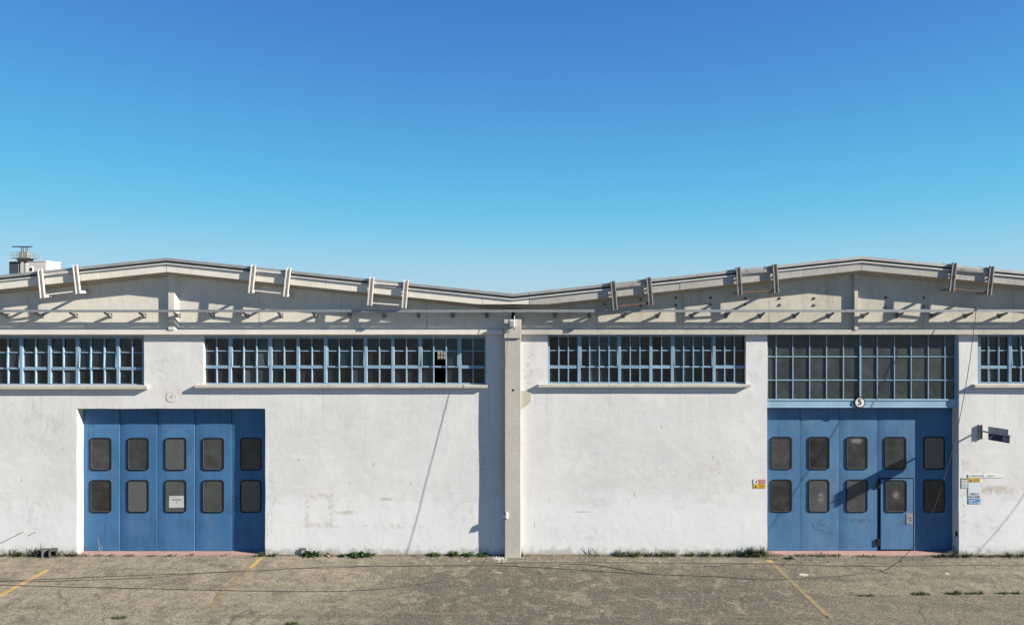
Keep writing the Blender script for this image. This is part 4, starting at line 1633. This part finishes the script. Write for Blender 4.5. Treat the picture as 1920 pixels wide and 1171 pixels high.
GR = [  # x, blades, height, spread, label
    (36, 60, .20, .16, 'low dark green tuft left of the two concrete blocks'),
    (70, 55, .30, .12, 'spiky tuft growing over the left concrete block'),
    (110, 40, .18, .08, 'brownish tuft just right of the two concrete blocks'),
    (138, 50, .13, .14, 'flat creeping tuft by the left jamb of the left door'),
    (490, 40, .10, .12, 'small tuft at the right jamb of the left door'),
    (513, 50, .13, .16, 'low tuft just right of the left blue door'),
    (978, 30, .14, .05, 'tiny tuft at the right foot of the pillar'),
    (1164, 70, .17, .14, 'grass tuft right of the twiggy shrub, first of a row'),
    (1191, 110, .18, .22, 'widest grass tuft in the row between pillar and right door'),
    (1215, 60, .15, .13, 'grass tuft on the right side of the widest tuft'),
    (1243, 70, .14, .16, 'flattened grass tuft below the middle of the blank right wall'),
    (1260, 60, .15, .12, 'grass tuft right of the flattened tuft on the blank right wall'),
    (1296, 50, .14, .10, 'small lone grass tuft below the blank right wall'),
    (1323, 60, .17, .12, 'grass tuft right of the small lone tuft'),
    (1347, 50, .15, .10, 'grass tuft second left of the big clump by the right door'),
    (1371, 60, .17, .12, 'grass tuft just left of the big clump by the right door'),
    (1400, 130, .22, .22, 'broad grass clump left of the tallest clump at the right door'),
    (1425, 170, .31, .20, 'tallest grass clump at the left jamb of the right door'),
    (1765, 70, .13, .18, 'grass tuft at the right end of the right threshold'),
    (1786, 50, .16, .10, 'grass tuft at the right jamb of the right door'),
    (1812, 60, .17, .14, 'grass tuft just right of the right door jamb'),
    (1840, 30, .10, .10, 'sparse tuft below the notices'),
    (1857, 30, .09, .12, 'very low tuft right of the sparse one below the notices'),
    (1890, 60, .18, .10, 'dark tuft near the right edge at the wall foot'),
    (1914, 50, .18, .10, 'tuft at the wall foot at the right edge'),
    (7, 30, .10, .10, 'little tuft at the wall foot at the left edge'),
]
for x, n, h, s_, lb in GR:
    c = at(x, 1042 + (x > 1430) * 1.5)
    weed('grass_tuft', lb, grass(c, int(n * 1.4), h * random.uniform(.85, 1.1), s_ * .78), random.choice(('grass', 'grass', 'leaf2')), c, None, grass(c, max(6, n // 5), h * 1.15, s_ * 1.1))
# tufts along the thresholds
for x, y, n, s_, lb in ((160, 1041, 40, .14, 'sparse grass on the left end of the left threshold'), (187, 1041.5, 40, .12, 'sparse grass under the dry stalk on the left threshold'),
                        (212, 1041.5, 30, .12, 'sparse grass left of the middle of the left threshold'), (243, 1042, 40, .14, 'sparse grass near the second leaf of the left door'),
                        (285, 1042, 30, .12, 'sparse grass in the middle of the left threshold'), (325, 1041.5, 40, .14, 'sparse grass under the leaf with the paper notice'),
                        (355, 1041, 40, .12, 'sparse grass under the fourth leaf of the left door'), (420, 1040.5, 30, .2, 'sparse grass at the right part of the left threshold'),
                        (1450, 1041.5, 90, .24, 'dark grass mat at the left end of the right threshold'), (1480, 1047, 120, .12, 'grass clump straying onto the asphalt by the right threshold'),
                        (1505, 1041.5, 90, .22, 'grass mat under the first leaf of the right door'), (1540, 1041.5, 140, .3, 'long grass mat under the second leaf of the right door'),
                        (1568, 1041.5, 60, .14, 'grass mat at the second seam of the right door'), (1617, 1042.5, 40, .12, 'sparse grass under the third leaf of the right door'),
                        (1635, 1043, 30, .10, 'sparse grass left of the wicket door')):
    c = G(x, y)
    weed('grass_tuft', lb, grass(c, n, .085, s_, lean=1.2), random.choice(('grass', 'leaf2', 'leaf2')), c)
# tufts in the long crack
for x, y, n, s_, lb in ((1726, 1113.5, 120, .20, 'flat grass strip, first in the long crack on the right'), (1790, 1112.5, 150, .18, 'largest grass strip in the long crack on the right'),
                        (1820, 1112.5, 60, .09, 'small round tuft in the crack right of the largest strip'), (1837, 1112, 60, .09, 'small tuft in the crack beside the round one'),
                        (1882, 1112, 80, .10, 'dark tuft in the crack toward the right edge'), (1906, 1112, 60, .09, 'last tuft in the crack at the right edge'),
                        (1615, 1116, 30, .06, 'tiny tuft where the two cracks meet'), (1633, 1116, 30, .06, 'tiny tuft in the crack right of the junction'),
                        (226, 1158, 90, .14, 'dry flat tuft in the asphalt at lower left'), (548, 1169, 80, .12, 'mossy tuft at the bottom edge left of centre')):
    c = G(x, y)
    weed('grass_tuft', lb, grass(c, n, .075, s_, lean=1.4), random.choice(('grass', 'leaf')), c)
# leafy weeds
for x, n, ln, s_, up, mt, lb, hs_ in (
        (586, 80, .17, .17, .9, 'leaf', 'bright leafy weed beside the single dark block', .36),
        (672, 150, .15, .38, .5, 'leaf2', 'widest leafy weed patch right of the left door', .0),
        (690, 60, .13, .2, .7, 'leaf', 'right end of the leafy patch with upright leaves', .22),
        (620, 26, .11, .16, .5, 'dry', 'withered greyish weed between two leafy ones', .22),
        (815, 70, .12, .14, .5, 'leaf2', 'low leafy weed left of the pillar, leftmost of three', .0),
        (851, 60, .13, .08, .9, 'leaf', 'upright leafy weed, middle of three left of the pillar', .17),
        (880, 70, .12, .18, .5, 'leaf', 'spreading leafy weed at the edge of the pillar shadow', .12),
        (905, 60, .11, .14, .5, 'leaf2', 'leafy weed inside the pillar shadow', .0)):
    c = at(x, 1041.5)
    weed('leafy_weed', lb, rosette(c, n, ln, s_, up), mt, c, stems(c, 5, hs_, .5) if hs_ else None)
# dry stalks and twigs
c = G(187, 1037.5)
m = MB()
for dx, h, b in ((0, .46, -.02), (.05, .22, .03), (.03, .16, -.02)):
    m.tube([c + Vector((dx, 0, 0)), c + Vector((dx + b * .3, -.01, h * .4)), c + Vector((dx + b, -.02, h * .8)), c + Vector((dx + b - .03, -.02, h))], [.006, .005, .004, .002], 5, False)
o = tag(m.build('dry_stalk', M['dry'], None, recalc=False), 'tall dry straw-coloured stalk in front of the left door', 'weed')
c = G(1117, 1041)
m = MB()
for d in ((-.17, .30), (.12, .28), (-.08, .2), (.2, .12), (-.25, .08), (.05, .34)):
    pts = [c, c + Vector((d[0] * .4, -.02, d[1] * .55)), c + Vector((d[0], -.03, d[1]))]
    m.tube(pts, [.006, .004, .002], 4, False)
for _ in range(26):
    a = c + Vector((random.uniform(-.2, .15), random.uniform(-.12, 0), random.uniform(.0, .08)))
    m.tube([a, a + Vector((random.uniform(-.14, .14), random.uniform(-.05, .02), random.uniform(-.01, .07)))], .003, 4, False)
tag(m.build('twiggy_shrub', M['twig'], None, recalc=False), 'bare twiggy shrub at the wall foot right of the pillar', 'shrub')
for x, lb in ((1482, 'two thin dry straws leaning before the first seam of the right door'), (1550, 'thin dry straws before the second leaf of the right door'), (1578, 'thin dry straws right of the second seam of the right door')):
    c = G(x, 1040)
    m = MB()
    for _ in range(3):
        k = random.uniform(-.28, -.12)
        m.tube([c + Vector((random.uniform(-.03, .06), 0, 0)), c + Vector((k, -.02, random.uniform(.09, .17)))], [.0045, .002], 4, False)
    tag(m.build('dry_stalk', M['dry'], None, recalc=False), lb, 'weed')
c = G(128, 1041)
m = MB()
m.tube([c, c + Vector((-.02, 0, .12)), c + Vector((-.05, -.01, .20))], [.006, .004, .002], 4, False)
m.tube([c + Vector((0, 0, .06)), c + Vector((.06, 0, .12))], [.004, .002], 4, False)
tag(m.build('dry_twig', M['twig'], None, recalc=False), 'bare curved twig against the wall left of the left door', 'weed')
# fallen stalks by the big clump
m = MB()
for _ in range(16):
    a = G(random.uniform(1425, 1446), random.uniform(1042, 1046), .01)
    m.tube([a, a + Vector((random.uniform(.1, .45), random.uniform(-.25, -.05), .01))], .004, 4, False)
tag(m.build('fallen_stalks', M['dry'], None, recalc=False), 'dry stalks fallen over the asphalt below the tallest grass clump', 'straw')

# ------------------------------------------------------------------ rubble and litter
def pebble(m, c, r):
    k = [random.uniform(.6, 1.2) for _ in range(6)]
    v = [c + Vector((r * k[0], 0, r * .25)), c + Vector((0, r * k[1], r * .25)), c + Vector((-r * k[2], 0, r * .25)), c + Vector((0, -r * k[3], r * .25)), c + Vector((0, 0, r * k[4] * .8)), c + Vector((0, 0, -.002))]
    m.mesh(v, [(0, 1, 4), (1, 2, 4), (2, 3, 4), (3, 0, 4), (1, 0, 5), (2, 1, 5), (3, 2, 5), (0, 3, 5)])


m = MB()
for _ in range(2600):
    x = random.uniform(-14, 14)
    if -11.7 < x < -6.5 and random.random() < .8 or 6.8 < x < 11.9 and random.random() < .75:
        y = -abs(random.gauss(0, .25)) - .12
    else:
        y = -abs(random.gauss(0, .16)) - .02
    pebble(m, Vector((x, y, 0)), random.uniform(.006, .022) if random.random() < .93 else random.uniform(.02, .04))
tag(m.build('gravel', M['stone'], None, recalc=False), 'loose gravel and crumbs along the wall foot', 'gravel', kind='stuff')
m = MB()
for _ in range(900):
    p = G(random.uniform(-40, 1960), random.uniform(1050, 1171))
    pebble(m, Vector((p.x, p.y, 0)), random.uniform(.005, .014))
tag(m.build('loose_stones', M['stone'], None, recalc=False), 'small loose stones scattered over the asphalt', 'stones', kind='stuff')
m = MB()
for _ in range(110):
    p = G(random.gauss(936, 9), random.gauss(1047, 3.2))
    pebble(m, Vector((p.x, min(p.y, -.03), 0)), random.uniform(.010, .03))
for _ in range(50):
    p = G(random.uniform(960, 1120), random.uniform(1043, 1052))
    pebble(m, Vector((p.x, min(p.y, -.03), 0)), random.uniform(.006, .02))
tag(m.build('plaster_chips', M['chip'], None, recalc=False), 'white plaster chips scattered at the foot of the pillar', 'plaster chips', kind='stuff')
m = MB()
prev = None
for k in range(0, 561):
    x = -14 + 28 * k / 560
    w = .05 + .05 * (mnoise.noise(Vector((x * 1.2, 5, 1))) + .5) + .03 * mnoise.noise(Vector((x * 6, 2, 8)))
    h = .022 + .02 * mnoise.noise(Vector((x * 3, 9, 1)))
    if PX(142) < x < PX(500) or PX(1437) < x < PX(1760):
        w, h = .0, .0
    w, h = max(w, .0), max(h, .004)
    if prev and w > .01 and prev[1] > .01:
        m.face([(prev[0], -prev[1], .003), (x, -w, .003), (x, .0, h), (prev[0], .0, prev[2])], True)
    prev = (x, w, h)
tag(m.build('dirt_line', M['dirt'], None, recalc=False), 'dark dirt and moss gathered along the wall foot', 'dirt', kind='stuff')
for x, y, rx, ry, mt, lb, cat in ((1508, 1077, .13, .055, 'pale', 'white splash of dried paint on the asphalt right of the yellow line', 'paint splash'),
                                  (1776, 1074.5, .07, .03, 'pale', 'small white splash on the asphalt before the right door', 'paint splash'),
                                  (793, 1048, .07, .025, 'scuff', 'flat white crumb of plaster below the left wall', 'plaster'),
                                  (1443, 1051, .09, .07, 'yellow', 'blob of yellow road paint at the upper end of the right line', 'paint splash'),
                                  (935, 1073, .14, .03, 'scuff', 'pale scuff on the asphalt below the pillar', 'paint splash')):
    c = G(x, y)
    m = MB()
    n = 18
    ring = []
    for k in range(n):
        j = random.uniform(.55, 1.1)
        ring.append((c.x + rx * j * math.cos(2 * math.pi * k / n), c.y + ry * 2.2 * j * math.sin(2 * math.pi * k / n), .0045))
    m.face(ring)
    o = m.build('paint_splash', M[mt], None, recalc=False)
    o.location.z = .0
    tag(o, lb, cat)
for x, y, lb in ((1237, 1054, 'white pebble on the asphalt under the flattened grass tuft'), (1837, 1042.5, 'white stone at the wall foot below the notices'), (879, 1052, 'white pebble left of the plaster chips')):
    m = MB(); pebble(m, G(x, y), .045)
    tag(m.build('white_pebble', M['chip'], None, recalc=False), lb, 'stone')

# ------------------------------------------------------------------ far left: block with a radar mast
BD = 80.0          # behind the wall
def Q(x, y, d=BD):
    k = (D + d) / F
    return Vector(((x - 960) * k, d, HC - (y - 585.5) * k))
bb = thing('far_building', 'pale box-shaped building with dark left side far behind the left warehouse', 'building', Q(60, 672))
a, b = Q(38, 490), Q(86, 490)
m = MB(); m.box(a.x, b.x, BD, BD + 3.1, 0, a.z); m.build('grey_block', [M['clad_grey']], bb)
m = MB(); m.box(b.x, b.x + .06, BD + .01, BD + 3.09, 0, a.z + .02); m.build('sunlit_side', M['clad_white'], bb)  # whiter sheet puts the sunlight on this face into its colour
c0 = Q(15.8, 490)
m = MB(); m.box(c0.x, a.x, BD + .15, BD + 3.0, 0, a.z - .03); m.build('dark_block', M['clad_dark'], bb)
m = MB(); m.box(c0.x - .05, b.x + .12, BD - .06, BD + 3.2, a.z + .0, a.z + .09); m.build('roof_edge', M['clad_white'], bb)
w0, w1 = Q(54.5, 499.5), Q(62.5, 510)
m = MB(); m.box(w0.x, w1.x, BD - .08, BD, w1.z, w0.z); m.build('window_surround', M['clad_white'], bb)
w0, w1 = Q(56, 502), Q(61, 508)
m = MB(); m.box(w0.x, w1.x, BD - .10, BD - .03, w1.z, w0.z); m.build('window', M['black'], bb)

TD = 76.0
def T(x, y, dd=0.0):
    return Q(x, y, TD + dd)
rt = thing('radar_mast', 'grey radar mast with ladder, platform and antenna bar far behind the left warehouse', 'radar mast', Vector((Q(47, 600, TD).x, TD, 0)))
cx0, cx1 = T(44.5, 487), T(54, 487)
m = MB(); mid = (cx0.x + cx1.x) / 2
m.tube([(mid, TD, 0), (mid, TD, cx0.z)], (cx1.x - cx0.x) / 2 * .8, 14); m.build('column', M['towerc'], rt)
m = MB()
for q in (39.2, 43.6):
    m.bar((T(q, 500).x, TD - .5, 0), (T(q, 485).x, TD - .5, T(q, 482).z), .05, .05)
z = 8.0
while z < T(40, 485).z:
    m.bar((T(39.2, 0).x, TD - .5, z), (T(43.6, 0).x, TD - .5, z), .035, .035); z += .34
m.build('ladder', M['towerc'], rt)
m = MB()
p0, p1 = T(34, 484), T(63.5, 484)
m.box(p0.x, p1.x, TD - .9, TD + .9, p0.z - .08, p0.z + .02)
m.hexa([(T(38, 0).x, TD - .5, p0.z - .45), (T(56, 0).x, TD - .5, p0.z - .45), (T(56, 0).x, TD + .5, p0.z - .45), (T(38, 0).x, TD + .5, p0.z - .45),
        (p0.x + .3, TD - .8, p0.z - .08), (p1.x - .5, TD - .8, p0.z - .08), (p1.x - .5, TD + .8, p0.z - .08), (p0.x + .3, TD + .8, p0.z - .08)])
m.build('platform', M['bracket'], rt)
m = MB()
for yy in (-.9, .9):
    for q in (28.5, 34, 40, 55, 60, 65.5):
        m.bar((T(q, 0).x, TD + yy, p0.z), (T(q, 0).x, TD + yy, T(q, 473.5).z), .045, .045)
    for yq in (474, 479):
        m.bar((T(28.5, 0).x, TD + yy, T(0, yq).z), (T(65.5, 0).x, TD + yy, T(0, yq).z), .045, .045)
for q in (28.5, 65.5):
    for yq in (474, 479):
        m.bar((T(q, 0).x, TD - .9, T(0, yq).z), (T(q, 0).x, TD + .9, T(0, yq).z), .045, .045)
m.box(T(28.5, 0).x, p0.x, TD - .9, TD + .9, p0.z - .06, p0.z); m.box(p1.x, T(65.5, 0).x, TD - .9, TD + .9, p0.z - .06, p0.z)
m.build('railing', M['towerc'], rt)
m = MB()
m.box(T(39, 0).x, T(46, 0).x, TD - .4, TD + .4, p0.z + .02, T(0, 474).z)
m.box(T(44.5, 0).x, T(47.5, 0).x, TD - .25, TD + .25, T(0, 474).z, T(0, 467.5).z)
m.box(T(47, 0).x, T(53, 0).x, TD - .3, TD + .3, p0.z + .02, T(0, 472).z)
m.build('machinery', M['towerc'], rt)
m = MB()
for q in (40, 43.5, 47.8, 51.5):
    m.bar((T(q, 0).x, TD, T(0, 474).z), (T(q, 0).x, TD, T(0, 463).z), .08, .08)
m.build('support_rod', M['bracket'], rt)
m = MB()
m.box(T(23, 0).x, T(60.3, 0).x, TD - .12, TD + .12, T(0, 463.3).z, T(0, 461.4).z)
m.build('antenna_bar', M['clad_dark'], rt, .03)
